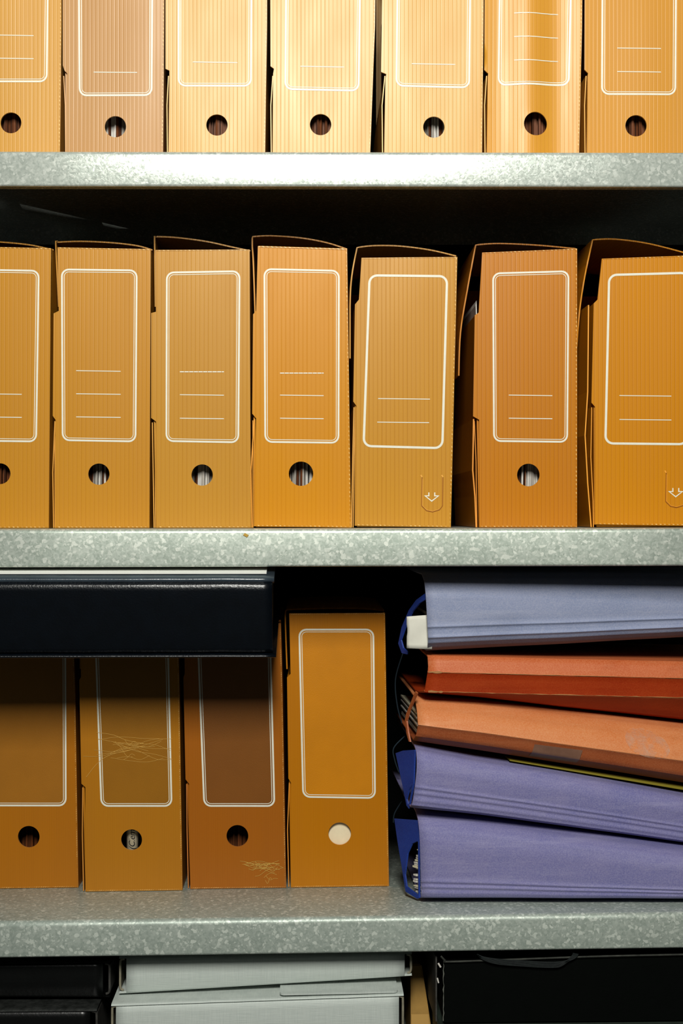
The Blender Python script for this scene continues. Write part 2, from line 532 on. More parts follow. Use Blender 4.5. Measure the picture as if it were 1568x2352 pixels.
def paper_stack(label, cx, Y, zb, width, mats, seed, h=.27, lean=0.0, n=26, dark=.3, y0=.019, only=None):
    rnd = random.Random(seed)
    base = Vector((cx, Y + y0, zb + .0042))
    bm = bmesh.new(); x = cx - width / 2
    while x < cx + width / 2 - .0035:
        w = rnd.uniform(.0012, .0034); y = Y + y0 + rnd.uniform(0, .008)
        mi = rnd.choices(range(len(mats)), [1] * len(mats))[0]
        sl = rnd.uniform(-.002, .002) + lean
        zt = base.z + h + rnd.uniform(-.01, .005)
        xx = x + w * .9
        x0b, x1b, x0t, x1t = x, xx, x + sl, xx + sl
        add_hexa(bm, [(x0b, y, base.z), (x1b, y, base.z), (x1t, y, zt), (x0t, y, zt), (x0b, Y + .24, base.z), (x1b, Y + .24, base.z), (x1t, Y + .24, zt), (x0t, Y + .24, zt)], mi)
        x += w
    bmesh.ops.recalc_face_normals(bm, faces=bm.faces)
    o = link('paper_stack', bm, mats, None, False, base)
    return tag(o, label, 'papers', 'papers inside the box files')

# colours
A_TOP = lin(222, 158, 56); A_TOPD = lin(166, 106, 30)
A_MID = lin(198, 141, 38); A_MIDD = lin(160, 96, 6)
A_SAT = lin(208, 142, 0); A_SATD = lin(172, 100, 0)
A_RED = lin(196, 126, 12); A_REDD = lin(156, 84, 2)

# ---- top row
YT = .12
def bt(py): return py
zT = Z1 + .0003
PB = row_of(zT, 784, YT)          # pixel row of the boxes' feet, hidden by the lip
PT = PB - .339 * F / (D + YT)
top = [
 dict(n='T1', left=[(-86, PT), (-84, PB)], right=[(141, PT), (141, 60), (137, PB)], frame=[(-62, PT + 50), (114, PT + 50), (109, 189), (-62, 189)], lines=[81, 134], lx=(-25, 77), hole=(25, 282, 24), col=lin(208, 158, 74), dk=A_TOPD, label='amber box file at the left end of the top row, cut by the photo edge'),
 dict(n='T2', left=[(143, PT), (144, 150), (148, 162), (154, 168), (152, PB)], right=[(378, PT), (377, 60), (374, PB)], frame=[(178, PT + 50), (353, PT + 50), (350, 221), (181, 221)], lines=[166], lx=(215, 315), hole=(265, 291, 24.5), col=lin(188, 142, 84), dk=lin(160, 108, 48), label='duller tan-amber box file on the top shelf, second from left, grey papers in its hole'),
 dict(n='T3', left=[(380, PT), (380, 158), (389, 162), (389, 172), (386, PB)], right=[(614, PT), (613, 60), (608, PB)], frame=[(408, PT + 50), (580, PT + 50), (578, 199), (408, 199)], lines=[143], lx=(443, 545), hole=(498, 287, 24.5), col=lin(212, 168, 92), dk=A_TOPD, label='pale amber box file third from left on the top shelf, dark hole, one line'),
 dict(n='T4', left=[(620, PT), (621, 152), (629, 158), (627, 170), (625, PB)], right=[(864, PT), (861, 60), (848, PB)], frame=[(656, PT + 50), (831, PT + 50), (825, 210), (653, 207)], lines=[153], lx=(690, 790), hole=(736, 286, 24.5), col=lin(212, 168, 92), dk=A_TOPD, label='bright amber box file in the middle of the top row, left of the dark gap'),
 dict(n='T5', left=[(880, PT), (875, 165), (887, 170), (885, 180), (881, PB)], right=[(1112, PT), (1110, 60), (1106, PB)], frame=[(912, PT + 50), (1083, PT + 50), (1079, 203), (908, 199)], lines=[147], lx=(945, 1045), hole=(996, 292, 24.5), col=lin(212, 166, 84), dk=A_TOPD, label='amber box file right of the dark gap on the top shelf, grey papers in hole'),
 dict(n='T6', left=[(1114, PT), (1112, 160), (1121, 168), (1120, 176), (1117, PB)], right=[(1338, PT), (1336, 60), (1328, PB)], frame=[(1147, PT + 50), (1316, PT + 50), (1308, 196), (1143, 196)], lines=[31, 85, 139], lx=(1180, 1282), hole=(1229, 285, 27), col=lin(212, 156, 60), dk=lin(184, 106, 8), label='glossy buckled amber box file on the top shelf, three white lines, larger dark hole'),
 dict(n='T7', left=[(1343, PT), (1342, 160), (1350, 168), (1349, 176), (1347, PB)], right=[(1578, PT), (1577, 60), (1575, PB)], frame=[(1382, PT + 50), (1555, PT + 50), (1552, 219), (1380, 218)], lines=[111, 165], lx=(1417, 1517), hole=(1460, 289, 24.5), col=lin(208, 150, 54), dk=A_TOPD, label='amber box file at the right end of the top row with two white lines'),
]
for i, d in enumerate(top):
    sec = None
    if len(d['left']) > 3:
        x = d['left'][-1][0]
        sec = [([(d['left'][2][0] - 3, 172), (x - 3.5, 240), (x - 2, PB)], .004, .0011)]
    blg = None
    if d['n'] == 'T6':
        def blg(px, py):
            u = (px - 1114) / 222
            return .0035 * math.sin(u * 9.5 + .6) * math.exp(-((u - .55) / .5) ** 2)
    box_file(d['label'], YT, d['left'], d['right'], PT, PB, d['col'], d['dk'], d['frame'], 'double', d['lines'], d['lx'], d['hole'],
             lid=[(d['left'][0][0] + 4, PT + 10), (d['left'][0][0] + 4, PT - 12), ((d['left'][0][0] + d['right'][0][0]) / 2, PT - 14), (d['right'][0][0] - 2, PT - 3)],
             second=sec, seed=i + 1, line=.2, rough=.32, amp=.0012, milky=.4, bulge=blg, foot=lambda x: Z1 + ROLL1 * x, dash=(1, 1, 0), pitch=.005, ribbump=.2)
    hx = W(d['hole'][0], 0, YT).x
    x0, x1 = W(d['left'][-1][0], 0, YT).x, W(d['right'][-1][0], 0, YT).x
    cc = (x0 + x1) / 2
    if d['n'] in ('T2', 'T5'):
        paper_stack('grey papers in the hole of the %s' % ('dull tan box file, top row' if d['n'] == 'T2' else 'top-row box file right of the dark gap'), cc, YT, zT + ROLL1 * cc + .0002, (x1 - x0) - .02, [M['paper'], M['paper_edge'], M['paper_brown']], i + 40)
    else:
        w = {'T1': 'leftmost', 'T3': 'third', 'T4': 'fourth', 'T6': 'glossy sixth', 'T7': 'rightmost'}[d['n']]
        paper_stack('brown card folders in the hole of the %s top-row box file' % w, cc, YT, zT + ROLL1 * cc + .0002, (x1 - x0) - .02, [M['paper_brown'], M['inner_brown']], i + 40, y0=.012)

# ---- middle row
YM = .088
PBM = row_of(Z2 + .0003, 784, YM)
mid = [
 dict(n='M1', left=[(-112, 565), (-110, PBM)], right=[(117, 570), (112, PBM)], frame=[(-88, 617), (91, 620), (85, 1016), (-88, 1014)], lines=[905, 958], lx=(-52, 50), hole=(0, 1088, 24),
      lid=[(-112, 700), (-114, 560), (-112, 545), (0, 552), (60, 558), (100, 566), (117, 570)], col=A_MID, dk=A_MIDD, label='ochre box file cut by the left photo edge on the middle shelf'),
 dict(n='M2', left=[(132, 568), (135, 714), (123, 720), (121, 955), (128, 965), (127, PBM)], right=[(346, 572), (343, PBM)], frame=[(140, 617), (316, 619), (313, 1016), (142, 1013)], lines=[852, 905, 958], lx=(175, 277), hole=(227, 1089, 24.5),
      lid=[(131, 700), (124, 556), (124, 552), (180, 550), (250, 553), (310, 560), (346, 570)], col=A_MID, dk=A_MIDD, label='ochre box file second from left on the middle shelf, three solid white lines'),
 dict(n='M3', left=[(357, 574), (358, 716), (347, 719), (347, 960), (358, 968), (358, PBM)], right=[(573, 573), (576, PBM)], frame=[(381, 624), (552, 621), (549, 1018), (380, 1015)], lines=[854, 907, 961], lx=(413, 514), hole=(464, 1091, 24.5), dashed=(0,),
      lid=[(355, 700), (353, 545), (353, 539), (400, 541), (470, 550), (530, 563), (573, 572)], col=lin(197, 144, 46), dk=A_MIDD, label='ochre box file third from left on the middle shelf, lid raised at its left'),
 dict(n='M4', left=[(592, 565), (588, 714), (581, 722), (579, 950), (588, 961), (583, PBM - 3)], right=[(797, 571), (806, PBM)], frame=[(605, 616), (780, 620), (779, 1019), (607, 1017)], lines=[857, 908, 961], lx=(643, 743), hole=(691, 1088, 28), dashed=(0,),
      lid=[(586, 715), (582, 600), (579.5, 560), (579.5, 539), (620, 537), (690, 542), (750, 553), (797, 568)], col=A_SAT, dk=A_SATD, label='deep orange-yellow box file, fourth on the middle shelf, wide round hole with papers'),
 dict(n='M5', left=[(830, 592), (824, 688), (815, 699), (811, 922), (818, 932), (815, PBM - 4)], right=[(1050, 590), (1035, PBM)], frame=[(846, 630), (1029, 632), (1018, 1032), (832, 1027)], lines=[916, 970], lx=(868, 987, -2), tab=(991, 1140),
      lid=[(806, 820), (806, 700), (810, 630), (822, 564), (860, 560), (920, 561), (990, 570), (1050, 584)], col=lin(200, 145, 42), dk=A_MIDD, label='leaning amber box file left of the wide gap, middle shelf, arrow tab, no hole'),
 dict(n='M6', left=[(1107, 580), (1099, 718), (1090, 724), (1086, 956), (1100, 964), (1101, PBM)], right=[(1325, 571), (1325, PBM)], frame=[(1130, 626), (1307, 621), (1304, 1017), (1132, 1015)], lines=[908, 961], lx=(1168, 1268), hole=(1213, 1091, 26),
      lid=[(1058, 860), (1062, 760), (1078, 660), (1097, 558), (1150, 555), (1240, 559), (1327, 567)], col=A_RED, dk=A_REDD, label='reddish amber box file right of the wide gap, middle shelf, lid flap sprung open'),
 dict(n='M7', left=[(1382, 594), (1372, 688), (1363, 697), (1358, 925), (1366, 934), (1366, PBM - 6)], right=[(1600, 586), (1596, PBM - 3)], frame=[(1396, 629), (1583, 624), (1580, 1023), (1387, 1021)], lines=[909, 964], lx=(1422, 1541), tab=(1551, 1130),
      lid=[(1331, 795), (1338, 710), (1350, 630), (1368, 546), (1420, 545), (1500, 556), (1600, 582)], col=lin(206, 138, 10), dk=A_SATD, label='amber box file cut by the right photo edge, middle shelf, arrow tab, open flap'),
]
for i, d in enumerate(mid):
    sec = None; L_ = d['left']
    if len(L_) > 3:
        x = L_[-1][0]; ys = L_[4][1]
        if d['n'] == 'M7':
            sec = [([(1352, 700), (1350, 900), (1344, 1000), (1350, 1110), (1358, PBM)], .002, .0014), ([(1360, 935), (1358, 1050), (1363, 1150), (1364, PBM - 3)], .004, .001)]
        elif d['n'] == 'M6':
            sec = [([(1088, 962), (1086, 1080), (1091, 1140), (1094, PBM)], .003, .0016), ([(1090, 966), (1094, 1060), (1096, PBM)], .005, .0009)]
        elif d['n'] == 'M5':
            sec = [([(813, 935), (810, 1050), (807, PBM)], .003, .0012), ([(816, 936), (813, 1050), (811, PBM)], .005, .001)]
        else:
            sec = [([(L_[2][0] + 2, ys + 2), (x - 7, ys + 120), (x - 5, PBM)], .003, .0011), ([(x - 3, ys + 4), (x - 2.5, PBM)], .005, .0008)]
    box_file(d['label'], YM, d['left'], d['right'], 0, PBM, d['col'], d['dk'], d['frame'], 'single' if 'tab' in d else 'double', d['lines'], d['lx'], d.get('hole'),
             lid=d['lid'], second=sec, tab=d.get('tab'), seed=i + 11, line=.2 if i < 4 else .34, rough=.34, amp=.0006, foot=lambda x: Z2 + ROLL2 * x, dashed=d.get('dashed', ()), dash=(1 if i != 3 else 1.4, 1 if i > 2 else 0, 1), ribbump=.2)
    if i == 6:
        continue
    x0, x1 = W(d['left'][-1][0], 0, YM).x, W(d['right'][-1][0], 0, YM).x
    if d['n'] in ('M2', 'M3', 'M4', 'M6'):
        nm = {'M2': 'second', 'M3': 'third', 'M4': 'deep orange-yellow fourth', 'M6': 'reddish sixth'}[d['n']]
        paper_stack('white and grey papers in the hole of the %s middle-shelf box file' % nm, (x0 + x1) / 2, YM, Z2, (x1 - x0) - .022, [M['paper'], M['paper_edge'], M['paper_edge'], M['paper_brown']], i + 60, lean=.003)
    elif d['n'] == 'M1':
        paper_stack('brown card folders in the half-visible hole, middle shelf left edge', (x0 + x1) / 2, YM, Z2, (x1 - x0) - .022, [M['paper_brown'], M['inner_brown']], i + 60, y0=.012)

# white sheet poking out beside the sixth box
ta, tb_ = W(1092, 690, .112), W(1108, 1180, .112)
bm = bmesh.new()
add_hexa(bm, [(tb_.x, .112, tb_.z), (tb_.x + .001, .112, tb_.z), (ta.x + .001, .112, ta.z), (ta.x, .112, ta.z - .006), (tb_.x, .32, tb_.z), (tb_.x + .001, .32, tb_.z), (ta.x + .001, .32, ta.z), (ta.x, .32, ta.z - .006)])
o = link('paper_sheet', bm, M['paper'], None, False, tb_)
tag(o, 'white paper corner showing behind the left edge of the reddish middle-shelf box file', 'paper')

# ---- lower row
def y_on_shelf3(px, py):
    # depth at which a foot seen at (px,py) stands on the lower shelf
    Y = .13
    for _ in range(6):
        x = W(px, py, Y).x
        Y = (z3(x) + .0004) * F / (1176 - py) * (CP - (px - 784) / F * SP) - D
    return Y
fib = random.Random(3)
def fibres(x0, x1, y0, y1, n, w=.8):
    out = []
    for k in range(n):
        a = (fib.uniform(x0, (x0 + x1) / 2), fib.uniform(y0, y1)); b = (fib.uniform((x0 + x1) / 2, x1), fib.uniform(y0, y1))
        m1 = (lerp(a[0], b[0], .35), lerp(a[1], b[1], .35) + fib.uniform(-9, 9)); m2 = (lerp(a[0], b[0], .7), lerp(a[1], b[1], .7) + fib.uniform(-9, 9))
        out.append((w, a, m1, m2, b))
    return out
low = [
 dict(n='B1', left=[(-52, 1436), (-44, 2040)], right=[(168, 1436), (173, 1600), (180, 2040)], frame=[(-26, 1464), (152, 1464), (153, 1852), (-20, 1852)], hole=(66, 1922, 25),
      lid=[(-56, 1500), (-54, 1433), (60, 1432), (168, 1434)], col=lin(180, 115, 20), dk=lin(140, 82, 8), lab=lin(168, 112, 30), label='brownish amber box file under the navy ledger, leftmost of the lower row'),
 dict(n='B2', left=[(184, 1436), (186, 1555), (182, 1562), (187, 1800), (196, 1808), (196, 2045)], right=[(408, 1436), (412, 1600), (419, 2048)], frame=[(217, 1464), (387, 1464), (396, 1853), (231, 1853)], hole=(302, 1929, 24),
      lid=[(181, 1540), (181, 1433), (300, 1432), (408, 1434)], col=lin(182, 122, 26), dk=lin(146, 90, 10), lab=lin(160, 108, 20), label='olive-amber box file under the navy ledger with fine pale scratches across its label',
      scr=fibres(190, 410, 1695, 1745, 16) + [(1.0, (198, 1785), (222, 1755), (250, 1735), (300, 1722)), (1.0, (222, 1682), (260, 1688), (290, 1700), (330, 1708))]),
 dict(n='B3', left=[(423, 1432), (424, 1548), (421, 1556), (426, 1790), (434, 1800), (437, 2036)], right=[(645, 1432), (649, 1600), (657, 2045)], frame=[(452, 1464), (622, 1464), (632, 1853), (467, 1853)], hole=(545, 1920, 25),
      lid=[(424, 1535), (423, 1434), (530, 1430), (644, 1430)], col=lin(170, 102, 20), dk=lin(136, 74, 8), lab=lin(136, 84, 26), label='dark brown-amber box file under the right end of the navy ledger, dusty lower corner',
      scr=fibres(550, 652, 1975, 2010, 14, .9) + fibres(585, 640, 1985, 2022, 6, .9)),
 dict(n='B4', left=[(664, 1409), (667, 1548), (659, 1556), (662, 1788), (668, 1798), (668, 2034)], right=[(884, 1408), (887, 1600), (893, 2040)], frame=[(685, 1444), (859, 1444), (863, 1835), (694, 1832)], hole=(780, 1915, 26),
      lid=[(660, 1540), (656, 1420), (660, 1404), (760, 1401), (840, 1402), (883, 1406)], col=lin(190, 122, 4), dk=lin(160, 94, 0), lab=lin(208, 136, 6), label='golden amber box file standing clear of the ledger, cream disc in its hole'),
]
for i, d in enumerate(low):
    by = max(d['left'][-1][1], d['right'][-1][1])
    cxp = (d['left'][-1][0] + d['right'][-1][0]) / 2
    YB = y_on_shelf3(cxp, (d['left'][-1][1] + d['right'][-1][1]) / 2)
    print(d['n'], 'Y', YB)
    L_ = d['left']; sec = None
    if len(L_) > 3:
        x = L_[-1][0]
        sec = [([(L_[3][0] + 2, L_[4][1] + 2), (x - 8, L_[4][1] + 110), (x - 5, by - 4)], .003, .0012)]
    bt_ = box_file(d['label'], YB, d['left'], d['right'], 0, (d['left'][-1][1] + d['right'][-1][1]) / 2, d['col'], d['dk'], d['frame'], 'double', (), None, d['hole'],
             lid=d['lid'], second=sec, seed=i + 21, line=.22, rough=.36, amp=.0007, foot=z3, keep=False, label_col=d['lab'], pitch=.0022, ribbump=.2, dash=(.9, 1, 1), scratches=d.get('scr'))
    # folded base sheet, light lip under the front panel
    x0, x1 = W(d['left'][-1][0], 0, YB).x, W(d['right'][-1][0], 0, YB).x
    zf = z3((x0 + x1) / 2)
    if d['n'] in ('B1', 'B3'):
        paper_stack('dark folders in the round hole of the %s lower-row box file' % ('leftmost' if i == 0 else 'dark brown'), (x0 + x1) / 2, YB, zf + .002, (x1 - x0) - .024, [M['paper_brown'], M['inner_brown']], i + 80, y0=.03)
    elif d['n'] == 'B2':
        # rolled sheet with handwriting behind the hole
        hc = W(d['hole'][0], d['hole'][1], YB)
        bm = bmesh.new(); rings = []
        base = Vector((W(d['hole'][0] + 1, 0, YB + .015).x, YB + .022, zf + .004))
        for k in range(2):
            rings.append([(base.x + .0078 * math.cos(a) + (.003 if k else -.001), base.y + .0078 * math.sin(a), base.z + k * .26) for a in [q * math.pi / 10 for q in range(20)]])
        r = add_quads(bm, rings, close_v=True); bm.faces.new(r[0]); bm.faces.new(r[1][::-1])
        for q in range(3):
            add_stroke(bm, [(0, 0), (1, 1)], .0001, lambda a, b: Vector((base.x + a * .0001, base.y - .0086, base.z + .06 + b * .0001)), 1)
        roll = link('paper_roll', bm, [M['cream'], M['ink']], None, True, base)
        tag(roll, 'rolled cream paper with dark handwriting in the hole of the scratched box file', 'paper roll')
        # handwriting, running upwards on the roll
        cu = bpy.data.curves.new('writing', 'FONT'); cu.body = '(Clem'; cu.size = .0105; cu.shear = .3; cu.space_character = .95
        to = bpy.data.objects.new('tmp', cu); C.objects.link(to)
        bpy.context.view_layer.update()
        me = bpy.data.meshes.new_from_object(to.evaluated_get(bpy.context.evaluated_depsgraph_get()))
        bpy.data.objects.remove(to)
        wo = bpy.data.objects.new('handwriting', me); C.objects.link(wo); me.materials.clear(); me.materials.append(M['ink'])
        for v in me.vertices:
            a, b = v.co.x, v.co.y
            xx = -b + .0035; dy = -math.sqrt(max(1e-9, .0081 ** 2 - xx * xx))
            v.co = (xx, dy, a)
        wo.parent = roll; wo.location = (.0, 0, hc.z - base.z - .016)
    else:
        hc = W(d['hole'][0], d['hole'][1], YB)
        bm = bmesh.new()
        x0_, x1_ = x0 + .008, x1 - .018
        add_box(bm, x0_, x1_, YB + .006, YB + .03, zf + .006, zf + .25)
        bmesh.ops.bevel(bm, geom=bm.edges[:], offset=.002, segments=2, affect='EDGES')
        o = link('cream_folder', bm, M['cream'], None, False, ((x0_ + x1_) / 2, YB + .006, zf + .006))
        tag(o, 'cream card folder filling the round hole of the golden amber box file', 'folder')

# ------------------------------------------------------------------ navy ledger
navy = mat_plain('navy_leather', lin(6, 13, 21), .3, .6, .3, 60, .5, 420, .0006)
navy_top_lit = mat_plain('navy_leather_top_lit', lin(60, 72, 82), .3, .9, .3, 50, .35, 420, .0005)  # same navy leather, lightened to paint the light reflected off the top board
pages = mat_plain('aged_pages', lin(150, 142, 112), .8, .2, .3, 60, stretch=(.2, .2, 14))
LY, LZ = .0, -.1636
th = math.radians(13)
dep, TK = .19, .0876
lw0, lw1 = W(-260, 0, LY).x, W(628, 0, LY).x
led = thing('ledger', 'thick navy leather ledger lying across the lower-row box files, spine outward', 'ledger', (0, LY, LZ))
def LP(x, d, h):                                        # depth into the shelf, height, in the book's pitched frame
    return Vector((x, d * math.cos(th) - h * math.sin(th), d * math.sin(th) + h * math.cos(th)))
def board(name, prof, x0, x1, mat, nx=24, wav=0.0):
    bm = bmesh.new(); loops = []
    for k in range(nx + 1):
        x = lerp(x0, x1, k / nx)
        loops.append([LP(x, a + wav * noise.noise(Vector((x * 22, b * 40, 3))), b + wav * noise.noise(Vector((x * 25, b * 30, a * 10)))) for a, b in prof])
    r = add_quads(bm, loops, close_v=True); bm.faces.new(r[0]); bm.faces.new(r[-1][::-1])
    bmesh.ops.recalc_face_normals(bm, faces=bm.faces)
    return link(name, bm, mat, led, True)
# spine: rolls over at the top edge
sp = [(.004, 0.001), (.001, .003), (0, .008), (-.001, .03), (-.0005, .06), (0, TK - .012), (.001, TK - .006), (.004, TK - .003), (.009, TK - .002),
      (.009, TK - .005), (.005, TK - .008), (.0035, TK - .014), (.003, .03), (.003, .008), (.006, .004)]
board('spine', sp, lw0, lw1 - .001, navy, 40, .0006)
board('cover', [(.006, TK - .004), (.004, TK), (.006, TK + .0022), (.02, TK + .0024), (dep, TK + .001), (dep, TK - .003), (.03, TK - .0025)], lw0, lw1 + .001, navy_top_lit, 30, .0004)
board('cover', [(-.003, .0), (-.004, -.0015), (-.002, -.003), (dep, -.003), (dep, 0.0005), (.0, .0008)], lw0, lw1 + .003, navy, 30, .0003)
board('page_block', [(.012, .0012), (.012, TK - .003), (dep - .008, TK - .003), (dep - .008, .0012)], lw0 + .004, lw1 - .004, pages, 4)
# white sheet on the ledger
wt = bmesh.new()
wx0, wx1 = W(-240, 0, 0).x, W(612, 0, 0).x
pts = []
for dd in (.018, dep - .01):
    for hh in (TK + .0034, TK + .0044):
        pts.append((dd, hh))
q = [LP(wx0, *pts[0]), LP(wx1, *pts[0]), LP(wx1, *pts[1]), LP(wx0, *pts[1]), LP(wx0, *pts[2]), LP(wx1, *pts[2]), LP(wx1, *pts[3]), LP(wx0, *pts[3])]
add_hexa(wt, [v + Vector((0, LY, LZ)) for v in q])
ws = link('paper_sheet', wt, mat_plain('bright_white_paper', lin(238, 238, 232), .6, .3), None, False, ((wx0 + wx1) / 2, LY + .0, LZ + .09))
tag(ws, 'white paper sheet lying on top of the navy ledger, under the middle shelf', 'paper')

# ------------------------------------------------------------------ stack of binders on the right
YAW = math.tan(math.radians(2))
def sheet_mat(name, col, col2, wear_highlight, rough=.62, bmp=.5):
    m, nt, P, N, L = new_mat(name)
    co = coords(N)
    n1 = ramp(N, L, tex_noise(N, L, co, 14, 5, .65), [(.35, 0.0), (.7, 1.0)])
    fib_ = ramp(N, L, tex_noise(N, L, co, 700, 2, .6), [(.35, 0.0), (.7, 1.0)])
    c = mixc(N, L, n1, col, col2)
    c = mixc(N, L, mth(N, L, 'MULTIPLY', fib_, .4), c, wear_highlight)
    st = ramp(N, L, tex_noise(N, L, co, 16, 4, .7, (.35, 1, 7)), [(.5, 0.0), (.8, 1.0)])  # lengthwise streaks: wear together with painted ridge highlights
    c = mixc(N, L, mth(N, L, 'MULTIPLY', st, .45), c, wear_highlight)
    dk = ramp(N, L, tex_noise(N, L, co, 8, 5, .7, (1, 1, 2.5)), [(.55, 0.0), (.85, 1.0)])
    c = mixc(N, L, mth(N, L, 'MULTIPLY', dk, .4), c, tuple(v * .5 for v in col[:3]) + (1,))
    L.new(c, P.inputs['Base Color']); P.inputs['Roughness'].default_value = rough
    P.inputs['Specular IOR Level'].default_value = .35
    bump(N, L, P, tex_noise(N, L, co, 500, 4, .7), bmp, .0007)
    return m
m_lav = sheet_mat('faded_blue_card', lin(146, 154, 182), lin(132, 143, 174), lin(182, 184, 200))
m_pur = sheet_mat('faded_purple_card', lin(132, 128, 172), lin(114, 114, 166), lin(172, 168, 196))
m_blue = sheet_mat('unfaded_blue_card', lin(30, 62, 150), lin(24, 48, 120), lin(52, 82, 160))
m_red = sheet_mat('red_orange_card', lin(170, 60, 16), lin(156, 46, 8), lin(186, 84, 36), .45, .3)
m_red_lit = sheet_mat('lit_red_orange_card', lin(198, 106, 60), lin(188, 92, 44), lin(222, 150, 108), .5, .3)  # lighter copy of the red card, painting the up-facing band as lit
m_tan = sheet_mat('tan_orange_card', lin(216, 138, 86), lin(208, 122, 66), lin(232, 176, 132), .42, .25)
m_tan_shade = sheet_mat('shaded_tan_card', lin(176, 96, 54), lin(160, 80, 40), lin(196, 126, 84), .5, .3)  # darker copy of the tan card, shade painted on the faces below the ridge
m_worn = mat_plain('worn_edge', lin(200, 150, 100), .8, .2, .3, 80)

def binder_cover(t, base, stations, prof, mat, xl=None, thick=.0022, name='cover', mats=None, rough_amp=.0004):
    """stations: (px, py_top, py_bottom, Y); prof: (v, dY, slot) top-back to bottom-back"""
    bm = bmesh.new(); loops = []
    # densify stations
    S = []
    for a, b in zip(stations[:-1], stations[1:]):
        n = max(1, int(abs(b[0] - a[0]) / 24))
        for k in range(n): S.append(tuple(lerp(p, q, k / n) for p, q in zip(a, b)))
    S.append(stations[-1])
    P = []
    for a, b in zip(prof[:-1], prof[1:]):
        n = 3
        for k in range(n): P.append((lerp(a[0], b[0], k / n), lerp(a[1], b[1], k / n)))
    P.append(prof[-1][:2])
    for i, (px, t_, b_, Y, *ex) in enumerate(S):
        lp = []; b2 = ex[0] if ex else b_
        for v, dy in P:
            q = W(px, lerp(t_, b_, v) if v <= 1 else lerp(b_, b2, v - 1), Y)
            if xl and i < 3: q.x += (xl(v) * (1 - i / 3)) * (D + Y) / F
            q.x -= dy * YAW
            q.y = Y + dy + rough_amp * noise.noise(Vector((q.x * 18, q.z * 60, 1)))
            q.z += rough_amp * 1.5 * noise.noise(Vector((q.x * 9, dy * 8, 5)))
            lp.append(q)
        loops.append(lp)
    rows = add_quads(bm, loops)
    if mats:
        for f in bm.faces: pass
        bm.faces.ensure_lookup_table()
        nP = len(P) - 1
        for idx, f in enumerate(bm.faces):
            j = idx % nP; f.material_index = mats[min(j // 3, len(mats) - 1)]
    bmesh.ops.recalc_face_normals(bm, faces=bm.faces)
    # make sure normals face out (front)
    s = sum(f.normal.y for f in bm.faces if abs(f.normal.y) > .7)
    if s > 0: bmesh.ops.reverse_faces(bm, faces=bm.faces)
    o = link(name, bm, mat, t, True, base)
    md = o.modifiers.new('thickness', 'SOLIDIFY'); md.thickness = thick; md.offset = -1
    return o

def page_stack(t, base, x_at, y0, y1, z0, z1, n, mats, seed, wid=.08, lean=0, jit=.006, name='pages'):
    rnd = random.Random(seed); bm = bmesh.new()
    z = z0; hh = (z1 - z0) / n
    for k in range(n):
        h = hh * rnd.uniform(.5, .95); j = rnd.uniform(0, jit); ya = y0 + rnd.uniform(0, .012)
        za, zb = z, z + h; mi = rnd.randrange(len(mats))
        xa, xb = x_at(ya) + j, x_at(y1) + j
        add_hexa(bm, [(xa, ya, za), (xa + wid, ya + wid * YAW, za + lean), (xa + wid, ya + wid * YAW, zb + lean), (xa, ya, zb),
                      (xb, y1, za), (xb + wid, y1 + wid * YAW, za + lean), (xb + wid, y1 + wid * YAW, zb + lean), (xb, y1, zb)], mi)
        z += hh
    bmesh.ops.recalc_face_normals(bm, faces=bm.faces)
    return link(name, bm, mats, t, False, base)

def flap(t, base, outer, holes, xf, Yf, xb, Yb, mat, name='end_flap', thick=.0018):
    """end piece running back from the spine; pixel outline, depth grows as it runs left"""
    def to3(px, py):
        k = (xf - px) / (xf - xb)
        # depth from similar triangles so that the flap is a flat plane
        Xf = W(xf, 0, Yf).x; Xb = W(xb, 0, Yb).x; sl = (Xb - Xf) / (Yb - Yf)
        q = (px - 784) / F; r = (SP + q * CP) / (CP - q * SP)
        Y = (Xf - sl * Yf - CX - r * D) / (r - sl)
        return W(px, py, Y)
    bm = bmesh.new(); add_plate(bm, outer, holes, to3, thick, 14, 0, 0, push=Vector((1, 0, 0)))
    return link(name, bm, mat, t, False, base)

G_B = 'binders and folders stacked flat at the right'
white_card = mat_plain('white_card', lin(228, 226, 214), .7, .2, .06, 60)
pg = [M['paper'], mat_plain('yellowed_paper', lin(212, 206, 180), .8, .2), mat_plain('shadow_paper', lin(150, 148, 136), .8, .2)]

# E: lowest purple binder (rests on the shelf)
YE = y_on_shelf3(968, 2079)
print('YE', YE)
E = thing('binder', 'purple-blue card binder at the bottom of the right-hand stack, on the shelf', 'binder', W(1200, 2080, YE), G_B)
eb = E.location.copy()
profE = [(0, .24), (0, .10), (0.0, .035), (.05, .014), (.14, .004), (.3, 0), (.62, .0), (.72, .0004), (.76, -.0006), (.79, .0011), (.825, -.0002), (.855, .0014), (.9, .0012), (.955, .004), (.985, .012), (1.0, .03), (1.0, .24)]
binder_cover(E, eb, [(px_, t_, row_of(z3(W(px_, 0, YE + d_).x) + .0042, px_, YE + d_), YE + d_) for px_, t_, d_ in ((964, 1875, 0), (1100, 1891, -.003), (1300, 1919, -.008), (1568, 1957, -.014), (1700, 1975, -.017))], profE, m_pur, xl=lambda v: -2 + 6 * v)
flap(E, eb, [(905, 1880), (960, 1884), (961, 1935), (962, 2062), (957, 2064), (931, 2048), (922, 1990), (912, 1930)],
     [[(935, 1960), (945, 1938), (958, 1932), (959.5, 1934), (960, 2054), (955, 2053), (933, 2036), (929, 2008)]], 962, YE + .012, 903, YE + .052, m_blue)
slE = (W(903, 0, YE + .052).x - W(962, 0, YE + .012).x) / .04
xat = lambda y: W(962, 0, YE + .012).x + (y - YE - .012) * slE + .0026
ze0, ze1 = W(900, 2052, YE + .03).z, W(0, 1942, YE + .05).z
page_stack(E, eb, xat, YE + .010, YE + .026, ze0, ze1, 22, [pg[0], pg[1], pg[0]], 5, jit=.008)

